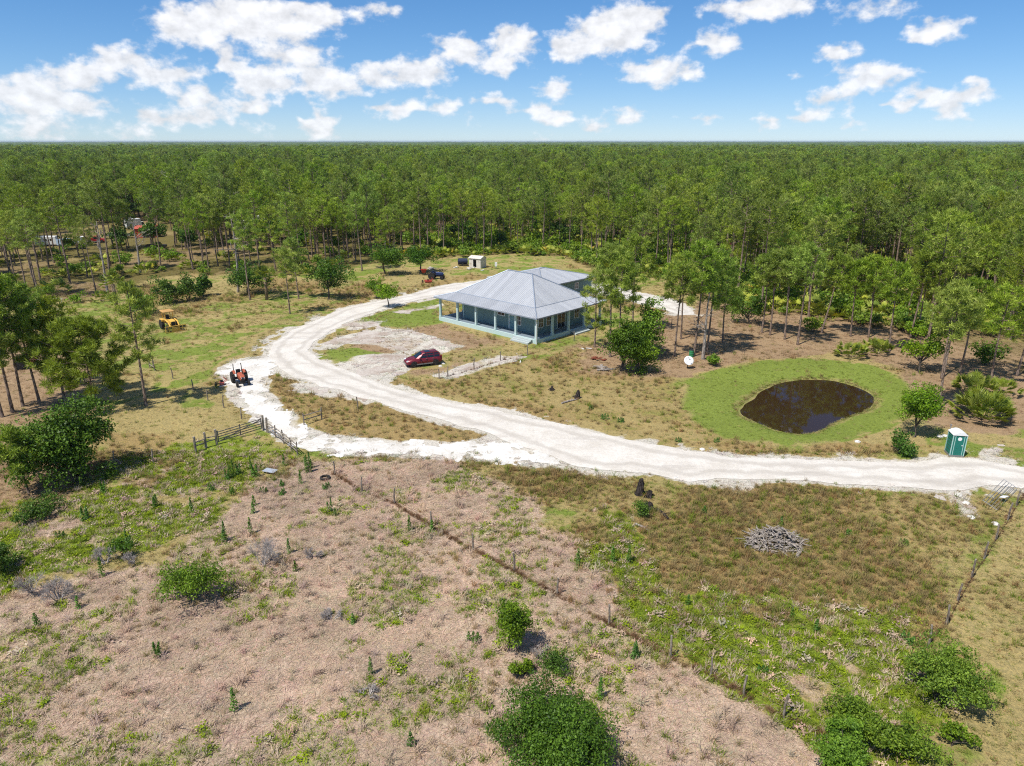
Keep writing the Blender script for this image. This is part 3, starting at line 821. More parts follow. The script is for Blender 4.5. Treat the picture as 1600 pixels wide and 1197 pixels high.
M_PALMT = bark_mat('palm_boots', srgb(110, 92, 70, .8), srgb(160, 142, 116, .8))

def trunk_mesh(name, tv, mat):
    return mesh_np(name, tv[0], [(p, 0) for p in tv[1]], [mat], True)
def crown_mesh(name, cv, mat):
    return mesh_np(name, cv[0], [(cv[1], 0)], [mat], False, {'lv': ('FLOAT', cv[2])})
def tree(name, label, cat, loc, tm, cm, rz=0.0, scale=1.0, group=None, crown_name='crown', trunk_name='trunk'):
    o = thing(name, label, cat, (loc[0], loc[1], H1(loc[0], loc[1]) - 0.04), rz, group, None, scale)
    part(trunk_name, tm, o); part(crown_name, cm, o)
    return o

# ------------------------------------------------------------------ scatter: one object whose geometry nodes place its own clump shapes on its own points
def scatter(name, label, protos, pts, rot, scl, idx, mats, tint=None):
    """protos: [(V, [(idx, mat)], lv)]"""
    PV, PP, PL = [], [], []; o = 0; pk = []
    for k, (v, ps, lv) in enumerate(protos):
        PV.append(v); PL.append(lv); pk += [k + 1] * len(v)
        for p, m in ps: PP.append((np.asarray(p) + o, m))
        o += len(v)
    n = len(pts)
    V = np.vstack(PV + [pts])
    z = np.zeros(o)
    scl = np.asarray(scl, float)
    if scl.ndim == 1: scl = np.repeat(scl[:, None], 3, 1)
    at = {'pk': ('INT', np.concatenate([pk, np.zeros(n)])), 'idx': ('INT', np.concatenate([z - 1, idx])),
          'rot': ('FLOAT_VECTOR', np.vstack([np.zeros((o, 3)), rot])), 'scl': ('FLOAT_VECTOR', np.vstack([np.ones((o, 3)), scl])),
          'lv': ('FLOAT', np.concatenate([np.concatenate(PL), np.zeros(n)]))}
    if tint is not None:
        at['tint'] = ('FLOAT_COLOR', np.vstack([np.ones((o, 4)), np.column_stack([tint, np.ones(n)])]))
    me = bpy.data.meshes.new(name)
    me = mesh_np(name, V, PP, mats, False, at)
    ob = bpy.data.objects.new(name, me); COL.objects.link(ob)
    ob['kind'] = 'stuff'; ob['label'] = label
    ng = bpy.data.node_groups.new(name + '_scatter', 'GeometryNodeTree')
    ng.interface.new_socket('Geometry', in_out='INPUT', socket_type='NodeSocketGeometry')
    ng.interface.new_socket('Geometry', in_out='OUTPUT', socket_type='NodeSocketGeometry')
    N, L = ng.nodes, ng.links
    gi = N.new('NodeGroupInput'); go = N.new('NodeGroupOutput')
    def attr(nm, dt):
        a = N.new('GeometryNodeInputNamedAttribute'); a.data_type = dt; a.inputs[0].default_value = nm
        return a.outputs[0]
    def eq(sock, v):
        c = N.new('FunctionNodeCompare'); c.data_type = 'INT'; c.operation = 'EQUAL'
        L.new(sock, c.inputs[2]); c.inputs[3].default_value = v
        return c.outputs[0]
    def sep(sel):
        s = N.new('GeometryNodeSeparateGeometry'); s.domain = 'POINT'
        L.new(gi.outputs[0], s.inputs[0]); L.new(sel, s.inputs[1]); return s.outputs[0]
    pk_s, idx_s, rot_s, scl_s = attr('pk', 'INT'), attr('idx', 'INT'), attr('rot', 'FLOAT_VECTOR'), attr('scl', 'FLOAT_VECTOR')
    pg = sep(eq(pk_s, 0))
    jn = N.new('GeometryNodeJoinGeometry')
    e2r = N.new('FunctionNodeEulerToRotation'); L.new(rot_s, e2r.inputs[0])
    for k in range(len(protos)):
        gt = N.new('GeometryNodeGeometryToInstance'); L.new(sep(eq(pk_s, k + 1)), gt.inputs[0])
        ip = N.new('GeometryNodeInstanceOnPoints')
        L.new(pg, ip.inputs['Points']); L.new(gt.outputs[0], ip.inputs['Instance']); L.new(eq(idx_s, k), ip.inputs['Selection'])
        L.new(e2r.outputs[0], ip.inputs['Rotation']); L.new(scl_s, ip.inputs['Scale'])
        L.new(ip.outputs[0], jn.inputs[0])
    L.new(jn.outputs[0], go.inputs[0])
    md = ob.modifiers.new('scatter', 'NODES'); md.node_group = ng
    return ob

def dead_np(seed, h, r0, branches, spread=.35, levels=2):
    rng = np.random.default_rng(seed); T = []
    k = np.linspace(0, 1, 6); pts = np.column_stack([rng.normal(0, .015 * h, 6).cumsum(), rng.normal(0, .015 * h, 6).cumsum(), h * k]); pts[0] = 0
    v, q = tube_np(pts, r0 * (1 - .8 * k), 6); T.append((v, [(q, 0)], np.zeros(len(v))))
    def grow(p, d, L, r, lev):
        m = p + d * L * .5 + rng.normal(0, .06 * L, 3); e = m + unit(d + rng.normal(0, .3, 3) + [0, 0, .15]) * L * .5
        v, q = tube_np([p, m, e], [r, r * .7, r * .35], 4); T.append((v, [(q, 0)], np.zeros(len(v))))
        if lev > 0:
            for i in range(3): grow(m if i == 0 else e, unit(d + rng.normal(0, .65, 3) + [0, 0, .2]), L * .55, r * .5, lev - 1)
    for i in range(branches):
        t = rng.uniform(.42, .98); p = np.array([np.interp(h * t, pts[:, 2], pts[:, 0]), np.interp(h * t, pts[:, 2], pts[:, 1]), h * t])
        a = rng.uniform(0, 6.28)
        grow(p, unit(np.array([math.cos(a), math.sin(a), rng.uniform(.1, .9)])), h * spread * (1.2 - t) * rng.uniform(.5, 1), r0 * .4, levels)
    V, P, _ = cat_meshes(T)
    return V, [p for p, _ in P]
# ------------------------------------------------------------------ the pine forest
RNG = np.random.default_rng(4)
PINES = []          # mesh pairs shared by the pines that stand alone and by the forest mass
PINE_H = []
for s, (h, cb, cr, nb, tf, ln) in enumerate([(14.5, .52, 3.1, 28, 12, .62), (16, .56, 2.9, 28, 12, .6), (13.5, .48, 3.3, 30, 12, .62), (17, .62, 2.8, 26, 12, .58),
                                             (12, .42, 2.8, 28, 11, .58), (14.5, .58, 3.4, 26, 13, .62), (9.5, .36, 2.2, 26, 9, .5), (15.5, .48, 2.6, 30, 11, .58)]):
    tv, cv = pine_parts(100 + s, h, cb, cr, nb, int(tf * .85), 16, ln, 0.042)
    mt = M_PINE if s % 3 else M_PINED
    PINES.append((tv, cv, trunk_mesh('pine_trunk', tv, M_BARK), crown_mesh('pine_crown', cv, mt), mt)); PINE_H.append(h)
def jitter_grid(x0, x1, y0, y1, step, rng, jit=0.45):
    xs = np.arange(x0, x1, step); ys = np.arange(y0, y1, step)
    X, Y = np.meshgrid(xs, ys)
    return (X + rng.uniform(-jit, jit, X.shape) * step).ravel(), (Y + rng.uniform(-jit, jit, X.shape) * step).ravel()
def forest_points():
    x, y = jitter_grid(-420, 420, 95, 520, 4.4, RNG)
    inf = sdf(x, y, FOREST)
    thin = smooth(inf, 0, 45) * 0.42 + 0.58
    left = smooth(x, -10, -60) * smooth(y, 230, 150)             # the wood on the left is open under tall thin pines
    dens = thin * (0.22 + 1.55 * fbm(x, y, 22, 401, 3)) * (1 - 0.52 * left)
    clear = (sdf(x, y, C_CLEAR) > 0)
    keep = (inf > 0) & (RNG.uniform(0, 1, len(x)) < dens) & ~clear & (np.abs(x) < 0.80 * y + 14)
    ppx = 800 + FPX * x / (y * CP + CAM_H * SP)
    keep &= ~((ppx > 50) & (ppx < 265) & (y < 188) & (RNG.uniform(0, 1, len(x)) < .45))
    return x[keep], y[keep]
FX, FY = forest_points()
def hidden_score(x, y):
    return y + 0.12 * np.abs(x)
order = np.argsort(hidden_score(FX, FY))
in_view = (np.abs(FX[order]) < 0.735 * (FY[order] * CP + 15 * SP))
near_ids = order[in_view][:262]
rest_ids = np.setdiff1d(np.arange(len(FX)), near_ids)
def forest_label(x, y):
    d = y * CP + CAM_H * SP; px = 800 + FPX * x / d
    cols = [(150, 'near the parked vehicles at left'), (300, 'behind the yellow loader'), (440, 'behind the cabbage palm'), (620, 'behind the dark round oaks'), (790, 'behind the small shed'), (930, 'behind the rear wing of the house'),
            (1060, 'beyond the end of the white drive'), (1180, 'behind the clump by the satellite dish'), (1320, 'behind the bare brown clearing'), (1450, 'behind the bright oak bush by the pond'), (9999, 'at right edge behind the palmettos')]
    where = next(w for c, w in cols if px < c)
    inn = float(sdf(np.array([x]), np.array([y]), FOREST)[0])
    rank = 'front rank' if inn < 7 else ('second rank' if inn < 16 else 'deeper ranks')
    return 'pine in the %s of the wood %s' % (rank, where), 'pines in the %s %s' % (rank, where)
for i in near_ids:
    x, y = FX[i], FY[i]
    k = int(RNG.integers(0, 8))
    if k == 6 and RNG.uniform() < 0.5: k = 3
    if x < -55 and y < 205: k = (1, 3, 5, 3)[k % 4]
    lb, gr = forest_label(x, y)
    s = RNG.uniform(0.76, 1.18)
    tree('pine_tree', lb, 'tree', (x, y), PINES[k][2], PINES[k][3], RNG.uniform(0, 6.28), (s, s, s * RNG.uniform(.95, 1.08)), gr)
def build_forest_mass():
    x, y = FX[rest_ids], FY[rest_ids]
    protos = []
    mats = [M_BARK, M_PINE, M_PINED, M_OAK, M_GREY]
    for tv, cv, _, _, mt in PINES:
        V, P, L = cat_meshes([(tv[0], [(p, 0) for p in tv[1]], np.zeros(len(tv[0]))), (cv[0], [(cv[1], 2 if mt is M_PINED else 1)], cv[2])])
        protos.append((V, P, L))
    # farther off: the same trees with fewer, larger sprays
    xf, yf = jitter_grid(-1500, 1500, 520, 1500, 6.4, RNG)
    kf = (np.abs(xf) < 0.80 * yf) & (RNG.uniform(0, 1, len(xf)) < 0.55 + 0.6 * fbm(xf, yf, 60, 409, 3))
    xf, yf = xf[kf], yf[kf]
    for s in range(3):
        tv, cv = pine_parts(300 + s, 14.0 + s, .45, 3.4, 22, 7, 6, 1.05, 0.2)
        V, P, L = cat_meshes([(tv[0], [(p, 0) for p in tv[1]], np.zeros(len(tv[0]))), (cv[0], [(cv[1], 1 + s % 2)], cv[2])])
        protos.append((V, P, L))
    for s in range(2):
        tv, cv = broad_parts(350 + s, 3.0, 3.2, 5.2, 30, 60, .26, .34, .16)
        V, P, L = cat_meshes([(tv[0], [(p, 0) for p in tv[1]], np.zeros(len(tv[0]))), (cv[0], [(cv[1], 3)], cv[2])]); protos.append((V, P, L))
    dV, dQ = dead_np(361, 13.0, .2, 9); protos.append((dV, [(q, 4) for q in dQ], np.zeros(len(dV))))
    X = np.concatenate([x, xf]); Y = np.concatenate([y, yf]); n = len(X)
    idx = np.concatenate([RNG.choice([0, 1, 2, 3, 4, 5, 6, 7, 11, 12, 13], len(x), p=[.13, .13, .11, .11, .09, .11, .08, .12, .05, .045, .025]), RNG.choice([8, 9, 10, 11, 13], len(xf), p=[.31, .31, .30, .06, .02])])
    rot = np.column_stack([RNG.normal(0, .02, n), RNG.normal(0, .02, n), RNG.uniform(0, 6.28, n)])
    s = np.clip(RNG.normal(0.96, .15, n), .55, 1.2) * (0.85 + 0.3 * fbm(X, Y, 60, 77, 2))
    scatter('forest', 'dense green pine forest stretching to the horizon', protos, np.column_stack([X, Y, np.zeros(n)]), rot, np.column_stack([s, s, s * RNG.uniform(.92, 1.1, n)]), idx, mats)
build_forest_mass()
def build_far_canopy():
    """closed tree tops from about 1.3 km out, too far to tell single trees apart"""
    ys = [1250.0]
    while ys[-1] < 15500: ys.append(ys[-1] * 1.011)
    ys = np.array(ys); us = np.linspace(-0.86, 0.86, 560)
    X = us[None, :] * ys[:, None]; Y = np.repeat(ys[:, None], len(us), 1)
    rng = np.random.default_rng(8)
    X = X + rng.uniform(-1.2, 1.2, X.shape); Y = Y + rng.uniform(-2, 2, Y.shape) * (Y / 1300)
    x, y = X.ravel(), Y.ravel()
    z = 7.5 + rng.uniform(0, 1, len(x)) ** 1.2 * 8.5 + (fbm(x, y, 300, 5, 3) - .5) * 9 + smooth(y, 3000, 9000) * (fbm(x, y, 1500, 15, 2) - .35) * 9
    i = np.arange(X.size).reshape(X.shape)
    q = np.stack([i[:-1, :-1], i[:-1, 1:], i[1:, 1:], i[1:, :-1]], -1).reshape(-1, 4)
    z[i[0]] = 0
    m, t = newmat('far_canopy')
    pos = t.n('ShaderNodeNewGeometry').outputs['Position']
    n = t.noise(pos, 0.02, 5.0, 0.7).outputs[0]
    bsdf(t, t.mix(t.sm(n, .35, .65), srgb(66, 88, 36, .8), srgb(112, 132, 60, .8)), 0.9, 0, 0.1)
    me = mesh_np('far_forest', np.column_stack([x, y, z]), [(q, 0)], [m], False)
    o = bpy.data.objects.new('far_forest', me); COL.objects.link(o); o['kind'] = 'stuff'; o['label'] = 'far unbroken forest canopy along the horizon'
build_far_canopy()
# ------------------------------------------------------------------ undergrowth under the pines
def fan_frond(rng, V, Q, L, base, d, stalk, size, n=9):
    """one palmetto frond: stalk and a fan of pointed leaflets"""
    d = unit(d); tip = base + d * stalk + np.array([0, 0, -0.10 * stalk])
    side = unit(np.cross(d, np.array([0, 0, 1.0]))); up = np.cross(side, d)
    lv = float(np.clip(rng.normal(0.5, 0.25), 0, 1))
    def quad(a, b, c, e):
        o = len(V); V.extend([a, b, c, e]); Q.append((o, o + 1, o + 2, o + 3)); L.extend([lv] * 4)
    w = side * 0.012
    quad(base - w, base + w, tip + w, tip - w)
    for k in range(n):
        a = (k / (n - 1) - 0.5) * 2.5
        dr = unit(d * math.cos(a) + side * math.sin(a) + up * (0.18 - 0.15 * abs(a)))
        ln = size * (1 - 0.18 * abs(a)) * rng.uniform(0.9, 1.1)
        s2 = unit(np.cross(dr, up)) * size * 0.085
        e = tip + dr * ln + np.array([0, 0, -0.18 * ln])
        m = tip + dr * ln * 0.45
        quad(tip, m + s2, e, m - s2)
def palmetto_np(seed, n=26, stalk=0.7, size=0.55):
    rng = np.random.default_rng(seed); V, Q, L = [], [], []
    for i in range(n):
        a = i * 2.4 + rng.uniform(-.3, .3); e = rng.uniform(0.15, 1.25)
        fan_frond(rng, V, Q, L, np.array([math.cos(a), math.sin(a), 0]) * 0.1 + [0, 0, 0.05], np.array([math.cos(a), math.sin(a), e]), stalk * rng.uniform(.7, 1.2), size * rng.uniform(.8, 1.15), 8)
    return np.array(V), [(np.array(Q), 0)], np.array(L)
def build_undergrowth():
    rng = np.random.default_rng(21)
    protos = [palmetto_np(5, 22, 0.8, 0.6)]
    for k in range(3):
        tv, cv = broad_parts(40 + k, 1.0, 0.85, 0.8, 14, 22, 0.15, 0.42, 0.03)
        V, P, L = cat_meshes([(tv[0], [(p, 3) for p in tv[1]], np.zeros(len(tv[0]))), (cv[0], [(cv[1], (1, 2, 1)[k])], cv[2])])
        protos.append((V, P, L))
    x, y = jitter_grid(-190, 190, 100, 330, 2.3, rng)
    inf = sdf(x, y, FOREST)
    right = smooth(x, -32, -18)
    d = (inf > -1.5) * (0.20 + 0.62 * right * smooth(inf, 60, 8)) * smooth(fbm(x, y, 9, 501, 3) + 0.17 * right, 0.40, 0.58)
    hot = smooth(np.abs(x - 12), 38, 20) * smooth(inf, 26, 6) * (inf > -1)         # thick hedge of palmetto and wax myrtle behind the house
    d = np.maximum(d, hot * 0.9)
    keep = (rng.uniform(0, 1, len(x)) < d) & (sdf(x, y, C_CLEAR) < 0) & (np.abs(x) < 0.8 * y)
    x, y = x[keep], y[keep]; n = len(x)
    idx = rng.choice(4, n, p=[.38, .24, .2, .18])
    s = rng.uniform(0.9, 2.0, n) * np.where(idx == 0, 1.25, 1.0)
    scatter('undergrowth', 'palmetto and shrub undergrowth below the pines', protos, np.column_stack([x, y, hgt(x, y)]), np.column_stack([np.zeros((n, 2)), rng.uniform(0, 6.28, n)]),
            np.column_stack([s, s, s * rng.uniform(.8, 1.3, n)]), idx, [M_PALM, M_BUSH, M_SAPL, M_BARKO])
build_undergrowth()

# ------------------------------------------------------------------ grass
def blades_np(seed, n, ln, rad, tilt, wd, droop=0.3):
    rng = np.random.default_rng(seed)
    a = rng.uniform(0, 2 * PI, n); r = rad * np.sqrt(rng.uniform(0, 1, n)); b = rng.uniform(0, 2 * PI, n)
    base = np.column_stack([np.cos(a) * r, np.sin(a) * r, np.zeros(n)])
    d = unit(np.column_stack([np.cos(b), np.sin(b), np.abs(rng.normal(tilt, 0.25 * tilt + .05, n))]))
    L = ln * rng.uniform(.5, 1.2, (n, 1)); s = unit(np.column_stack([-np.sin(b), np.cos(b), rng.normal(0, .3, n)])) * wd
    mid = base + d * L * .55; tip = base + d * L - np.array([0, 0, 1.0]) * droop * L * .5
    tip[:, 2] = np.maximum(tip[:, 2], 0.02)
    V = np.stack([base - s, base + s, mid + s * .8, mid - s * .8, tip], 1).reshape(-1, 3)
    o = np.arange(n)[:, None] * 5
    return V, [(o + np.array([[0, 1, 2, 3]]), 0), (o + np.array([[3, 2, 4]]), 0)], np.repeat(rng.uniform(0, 1, n), 5)
def grass_mat():
    m, t = newmat('grass_blades')
    ti = t.n('ShaderNodeAttribute', attribute_name='tint', attribute_type='INSTANCER').outputs['Color']
    lv = t.n('ShaderNodeAttribute', attribute_name='lv').outputs['Fac']
    k = t.m('ADD', 0.80, t.m('MULTIPLY', lv, 0.42))
    c = t.mix(1.0, ti, t.n('ShaderNodeCombineColor', {0: k, 1: k, 2: k}).outputs[0], 'MULTIPLY')
    d = t.n('ShaderNodeBsdfDiffuse', {'Color': c}); tr = t.n('ShaderNodeBsdfTranslucent', {'Color': c})
    mx = t.n('ShaderNodeMixShader', {0: 0.3, 1: d.outputs[0], 2: tr.outputs[0]})
    o = t.n('ShaderNodeOutputMaterial'); t.link(mx.outputs[0], o.inputs[0])
    return m
M_GRASS = grass_mat()
def build_grass():
    rng = np.random.default_rng(33)
    protos = [blades_np(1, 26, .42, .34, .17, .012), blades_np(2, 26, .52, .36, .13, .011), blades_np(3, 22, .34, .22, .9, .014), blades_np(4, 20, .46, .2, 1.3, .015),
              blades_np(5, 26, .75, .22, 1.6, .013, .45), blades_np(6, 26, .95, .26, 1.9, .012, .4)]
    lf = []
    for k in range(2):
        r2 = np.random.default_rng(60 + k); n = 34
        c = r2.normal(0, .17, (n, 3)); c[:, 2] = np.abs(c[:, 2]) * .7 + .05
        v, q, l = leaves(r2, c, np.tile([0, 0, 1.0], (n, 1)), .085, .8); lf.append((v, [(q, 0)], l))
    protos += lf
    def sample(y0, y1, n):
        y = np.sqrt(rng.uniform(y0 ** 2, y1 ** 2, n)); x = rng.uniform(-1, 1, n) * (.78 * y + 5)
        return x, y
    xa, ya = sample(22, 60, 62000); xb, yb = sample(60, 140, 62000); xc, yc = sample(140, 195, 16000)
    x = np.concatenate([xa, xb, xc]); y = np.concatenate([ya, yb, yc])
    for FP in (FENCE_A, FENCE_B, FENCE_C):
        Pp = GP(FP); seg = np.linalg.norm(np.diff(Pp, axis=0), axis=1); tt = rng.uniform(0, seg.sum(), int(seg.sum() * (11 if FP is not FENCE_C else 6))); cs_ = np.concatenate([[0], np.cumsum(seg)])
        x = np.concatenate([x, np.interp(tt, cs_, Pp[:, 0]) + rng.normal(0, .09, len(tt))]); y = np.concatenate([y, np.interp(tt, cs_, Pp[:, 1]) + rng.normal(0, .09, len(tt))])
    Pp = np.vstack([Z_POND, Z_POND[:1]]); c0 = Z_POND.mean(0); seg = np.linalg.norm(np.diff(Pp, axis=0), axis=1); cs_ = np.concatenate([[0], np.cumsum(seg)]); tt = rng.uniform(0, cs_[-1], 1500)
    rr = 1.02 + np.abs(rng.normal(0, .05, 1500)); x = np.concatenate([x, c0[0] + (np.interp(tt, cs_, Pp[:, 0]) - c0[0]) * rr]); y = np.concatenate([y, c0[1] + (np.interp(tt, cs_, Pp[:, 1]) - c0[1]) * rr])
    W = zones(x, y)
    # weedy strips along the fence lines
    fl = np.minimum(np.minimum(sdline(x, y, GP(FENCE_A)), sdline(x, y, GP(FENCE_B))), sdline(x, y, GP(FENCE_C)))
    strip = smooth(fl + (fbm(x, y, 1.5, 9, 2) - .5) * .3, .24, .04) * smooth(fbm(x, y, 2.0, 19, 2), .2, .42)
    bl = np.minimum(sdf(x, y, Z_ROAD), 9); sand = f_sand(x, y); pa = f_path(x, y)
    pk = np.array([.75, 1.0, 1.0, .25, .30, .12, .5, 1.0])
    p = (W * pk).sum(1); p = np.maximum(p, strip)
    p *= smooth(bl, .25, -.15); p *= np.where(sand > 0, .25, 1) * np.where(pa > .05, .10, 1); p *= sdf(x, y, Z_POND) < -.05
    hs = np.maximum(np.abs((x - 1.33) * 0.651 + (y - 109.1) * 0.759) - 8.7, np.abs((x - 1.33) * -0.759 + (y - 109.1) * 0.651) - 10.2)
    p *= hs > 0
    keep = rng.uniform(0, 1, len(x)) < p
    x, y, W, strip = x[keep], y[keep], W[keep], strip[keep]; n = len(x)
    cum = np.cumsum(W ** 1.5 / (W ** 1.5).sum(1, keepdims=True), 1)
    zi = (rng.uniform(0, 1, (n, 1)) > cum).sum(1).clip(0, 7)
    u = rng.uniform(0, 1, n)
    idx = np.select([zi == 1, zi == 2, zi == 3, zi == 7, zi == 0], [np.where(u < .5, 0, np.where(u < .965, 1, 4)), np.where(u < .40, 3, np.where(u < .88, 2, np.where(u < .94, 6, 7))), np.full(n, 2),
                     np.where(u < .30, 4, np.where(u < .38, 5, np.where(u < .7, 3, 1))), np.where(u < .45, 2, np.where(u < .97, 0, 4))], np.where(u < .6, 1, 2))
    idx = np.where(strip > .4, np.where(u < .25, 5, 4), idx)
    mixd = (rng.uniform(0, 1, n) < .22) & (zi == 2); zi = np.where(mixd, 1, zi)
    tint = ZCa[zi] * (1 + rng.normal(0, .11, (n, 1))) * (1 + rng.normal(0, .05, (n, 3))) * (0.78 + .44 * fbm(x, y, 3.5, 77, 3)[:, None])
    grn = (rng.uniform(0, 1, n) < .24) & np.isin(zi, [0, 7]); tint[grn] = ZCa[2] * rng.uniform(.75, 1.15, (grn.sum(), 1))
    brn = (rng.uniform(0, 1, n) < .08) & np.isin(zi, [0, 7]); tint[brn] = np.array(srgb(168, 130, 88, .8)[:3]) * rng.uniform(.7, 1.1, (brn.sum(), 1))
    yel = (rng.uniform(0, 1, n) < .35) & (zi == 2); tint[yel] = np.array(srgb(166, 186, 48, .8)[:3]) * rng.uniform(.75, 1.1, (yel.sum(), 1))
    st = strip > .4; tint[st] = np.array(srgb(168, 132, 100, .8)[:3]) * rng.uniform(.45, 1.1, (st.sum(), 1))
    s = rng.uniform(.65, 1.25, n) * (1 + .55 * smooth(y, 45, 120)) * np.where(zi == 3, .45, 1) * np.where(zi == 7, .78, 1) * np.where(zi == 2, .85, 1) * np.where(zi == 0, .55, 1) * np.where(np.isin(zi, [4, 6]), .7, 1)
    s *= np.where((bl[keep] > -1.2), .7, 1) * np.where(strip > .4, .46, 1)
    scatter('grass', 'dry thatch and green grass tufts covering the pasture', protos, np.column_stack([x, y, hgt(x, y) * smooth(bl[keep], .2, -2.5) - .01]),
            np.column_stack([np.zeros((n, 2)), rng.uniform(0, 6.28, n)]), s, idx, [M_GRASS], np.clip(tint, .01, .85))
build_grass()

# ------------------------------------------------------------------ pines that can be told apart
def pine_at(px, py, top, cr, cb, label, seed, nb=26, tufts=8, mat=None, lean=.03, per=16, ln=.5, group=None):
    x, y = G(px, py)
    h = min(21.0, max(3.0, height_of(px, py, top)))
    tv, cv = pine_parts(seed, h, cb * .95, cr * 1.15, nb + 2, int(tufts * 1.6), int(per * 1.4), ln * 1.1, .036, lean=lean)
    tree('pine_tree', label, 'tree', (x, y), trunk_mesh('pine_trunk', tv, M_BARK), crown_mesh('pine_crown', cv, mat or M_PINE), 0, 1, group)
for k, a in enumerate([
    (228, 633, 440, 2.0, .38, 'lone pine with slender crown standing between the yellow loader and the wooden gate', 24, 8),
    (20, 645, 432, 2.6, .45, 'tall pine at left edge of the picture above the red implement', 24, 9),
    (36, 636, 438, 2.0, .58, 'second tall pine from the left edge in the close group of thin trunks', 22, 8),
    (78, 605, 455, 2.3, .36, 'slim pine between the left edge group and the wide spreading pine', 24, 8),
    (4, 652, 440, 2.6, .40, 'leftmost tall pine half cut by the picture edge', 28, 10),
    (62, 630, 448, 2.5, .36, 'dense tall pine in the middle of the left clump', 30, 11),
    (100, 622, 470, 2.3, .30, 'dense lower pine joining the left clump to the wide spreading pine', 30, 10),
    (45, 770, 672, 1.8, .35, 'small pine with flat crown beside the dark round oak', 18, 7),
    (453, 490, 388, 1.7, .55, 'small topped pine on a bare thin trunk left of the drive bend', 18, 8),
    (467, 467, 375, 1.9, .55, 'pine just left of the round dark oak by the drive', 20, 8),
    (391, 468, 330, 2.2, .60, 'tall pine rising behind the cabbage palm', 22, 8),
    (566, 423, 302, 2.4, .62, 'tall straight pine behind the pair of oaks', 24, 8),
    (953, 558, 385, 2.6, .52, 'tall pine rising out of the thicket right of the house', 28, 9),
    (970, 563, 402, 2.3, .50, 'shorter pine in the thicket right of the house', 26, 8),
    (929, 543, 425, 1.7, .22, 'thin leaning pine right in front of the house corner steps', 18, 6),
    (988, 520, 372, 2.5, .58, 'pine behind the thicket beside the white drive end', 26, 8),
    (1054, 556, 412, 2.5, .62, 'pine with round crown on a bare dark trunk left of the dish', 24, 9),
    (1064, 530, 400, 2.2, .64, 'pine behind the round crowned one left of the dish', 22, 8),
    (1084, 556, 378, 2.7, .58, 'tall pine directly behind the satellite dish', 26, 9),
    (1104, 553, 392, 2.8, .52, 'broad pine right of the satellite dish', 28, 9),
    (1129, 536, 425, 2.2, .45, 'lower pine at right end of the clump by the dish', 24, 8),
    (1190, 520, 400, 2.0, .62, 'thin pine left of the bare brown clearing', 20, 8),
    (1203, 524, 395, 2.3, .62, 'pine beside the thin one on the bare clearing', 22, 8),
    (1226, 531, 390, 2.2, .64, 'middle pine of the row on the bare brown clearing', 22, 8),
    (1246, 539, 385, 2.4, .62, 'nearest pine of the row on the bare brown clearing', 24, 8),
    (1329, 526, 410, 2.2, .60, 'pine behind the palmettos on the far pond side', 22, 8),
    (1357, 527, 405, 2.3, .58, 'pine between the two palmettos beyond the pond', 22, 8),
    (1389, 549, 415, 2.2, .60, 'pine left of the bright oak bush by the pond', 22, 8),
    (1422, 527, 395, 2.6, .60, 'thick trunked pine behind the bright oak bush', 24, 9),
    (1434, 522, 400, 2.3, .60, 'slimmer twin of the thick pine behind the bright oak bush', 22, 8),
    (1471, 592, 445, 2.4, .55, 'pine right of the bright oak bush', 24, 8),
    (1499, 584, 440, 2.3, .55, 'pine above the upper palmetto clump', 24, 8),
    (1548, 600, 450, 2.5, .50, 'pine behind the big palmetto near right edge', 24, 8),
    (1588, 588, 440, 2.6, .50, 'pine with forked trunk at right edge of the picture', 24, 8)]):
    pine_at(a[0], a[1], a[2], a[3], a[4], a[5], 700 + k, a[6], a[7])
pine_at(148, 634, 508, 3.9, .20, 'wide spreading low pine above the dark round oak', 755, 40, 18, M_PINED, .02, 18, .55)
def leaning_pine(px, py, tpx, tpy, cr, cb, label, seed):
    x, y = G(px, py); h = height_of(px, py, tpy)
    tv, cv = pine_parts(seed, h, cb, cr, 26, 13, 22, .55, .036, lean=.01)
    x2 = (tpx - 800) / FPX * (y * CP - (h - CAM_H) * SP)
    o = thing('pine_tree', label, 'tree', (x, y, H1(x, y) - .05))
    o.rotation_euler = (0, math.atan2(x2 - x, h), 0)
    part('trunk', trunk_mesh('pine_trunk', tv, M_BARK), o); part('crown', crown_mesh('pine_crown', cv, M_PINE), o)
leaning_pine(1466, 641, 1505, 455, 2.3, .62, 'pine leaning right over the pond side, nearest the road', 780)
leaning_pine(1283, 521, 1318, 400, 2.2, .60, 'slanting pine at right side of the bare brown clearing', 781)

# ------------------------------------------------------------------ dead trees
for k, (px, py, top, br, lb) in enumerate([(220, 426, 338, 9, 'dead grey tree with forked bare limbs in the open wood'), (168, 456, 345, 7, 'dead pale tree with crooked bare branch in the open wood'),
                                           (372, 456, 330, 10, 'bare thick dead trunk beside the dark bush'), (1098, 561, 455, 6, 'broken dead trunk among the pines by the dish')]):
    x, y = G(px, py); h = min(16, height_of(px, py, top)); V, Q = dead_np(820 + k, h, .26, br)
    o = thing('dead_tree', lb, 'tree', (x, y, H1(x, y) - .1)); part('trunk', mesh_np('dead_trunk', V, [(q, 0) for q in Q], [M_GREY], True), o)

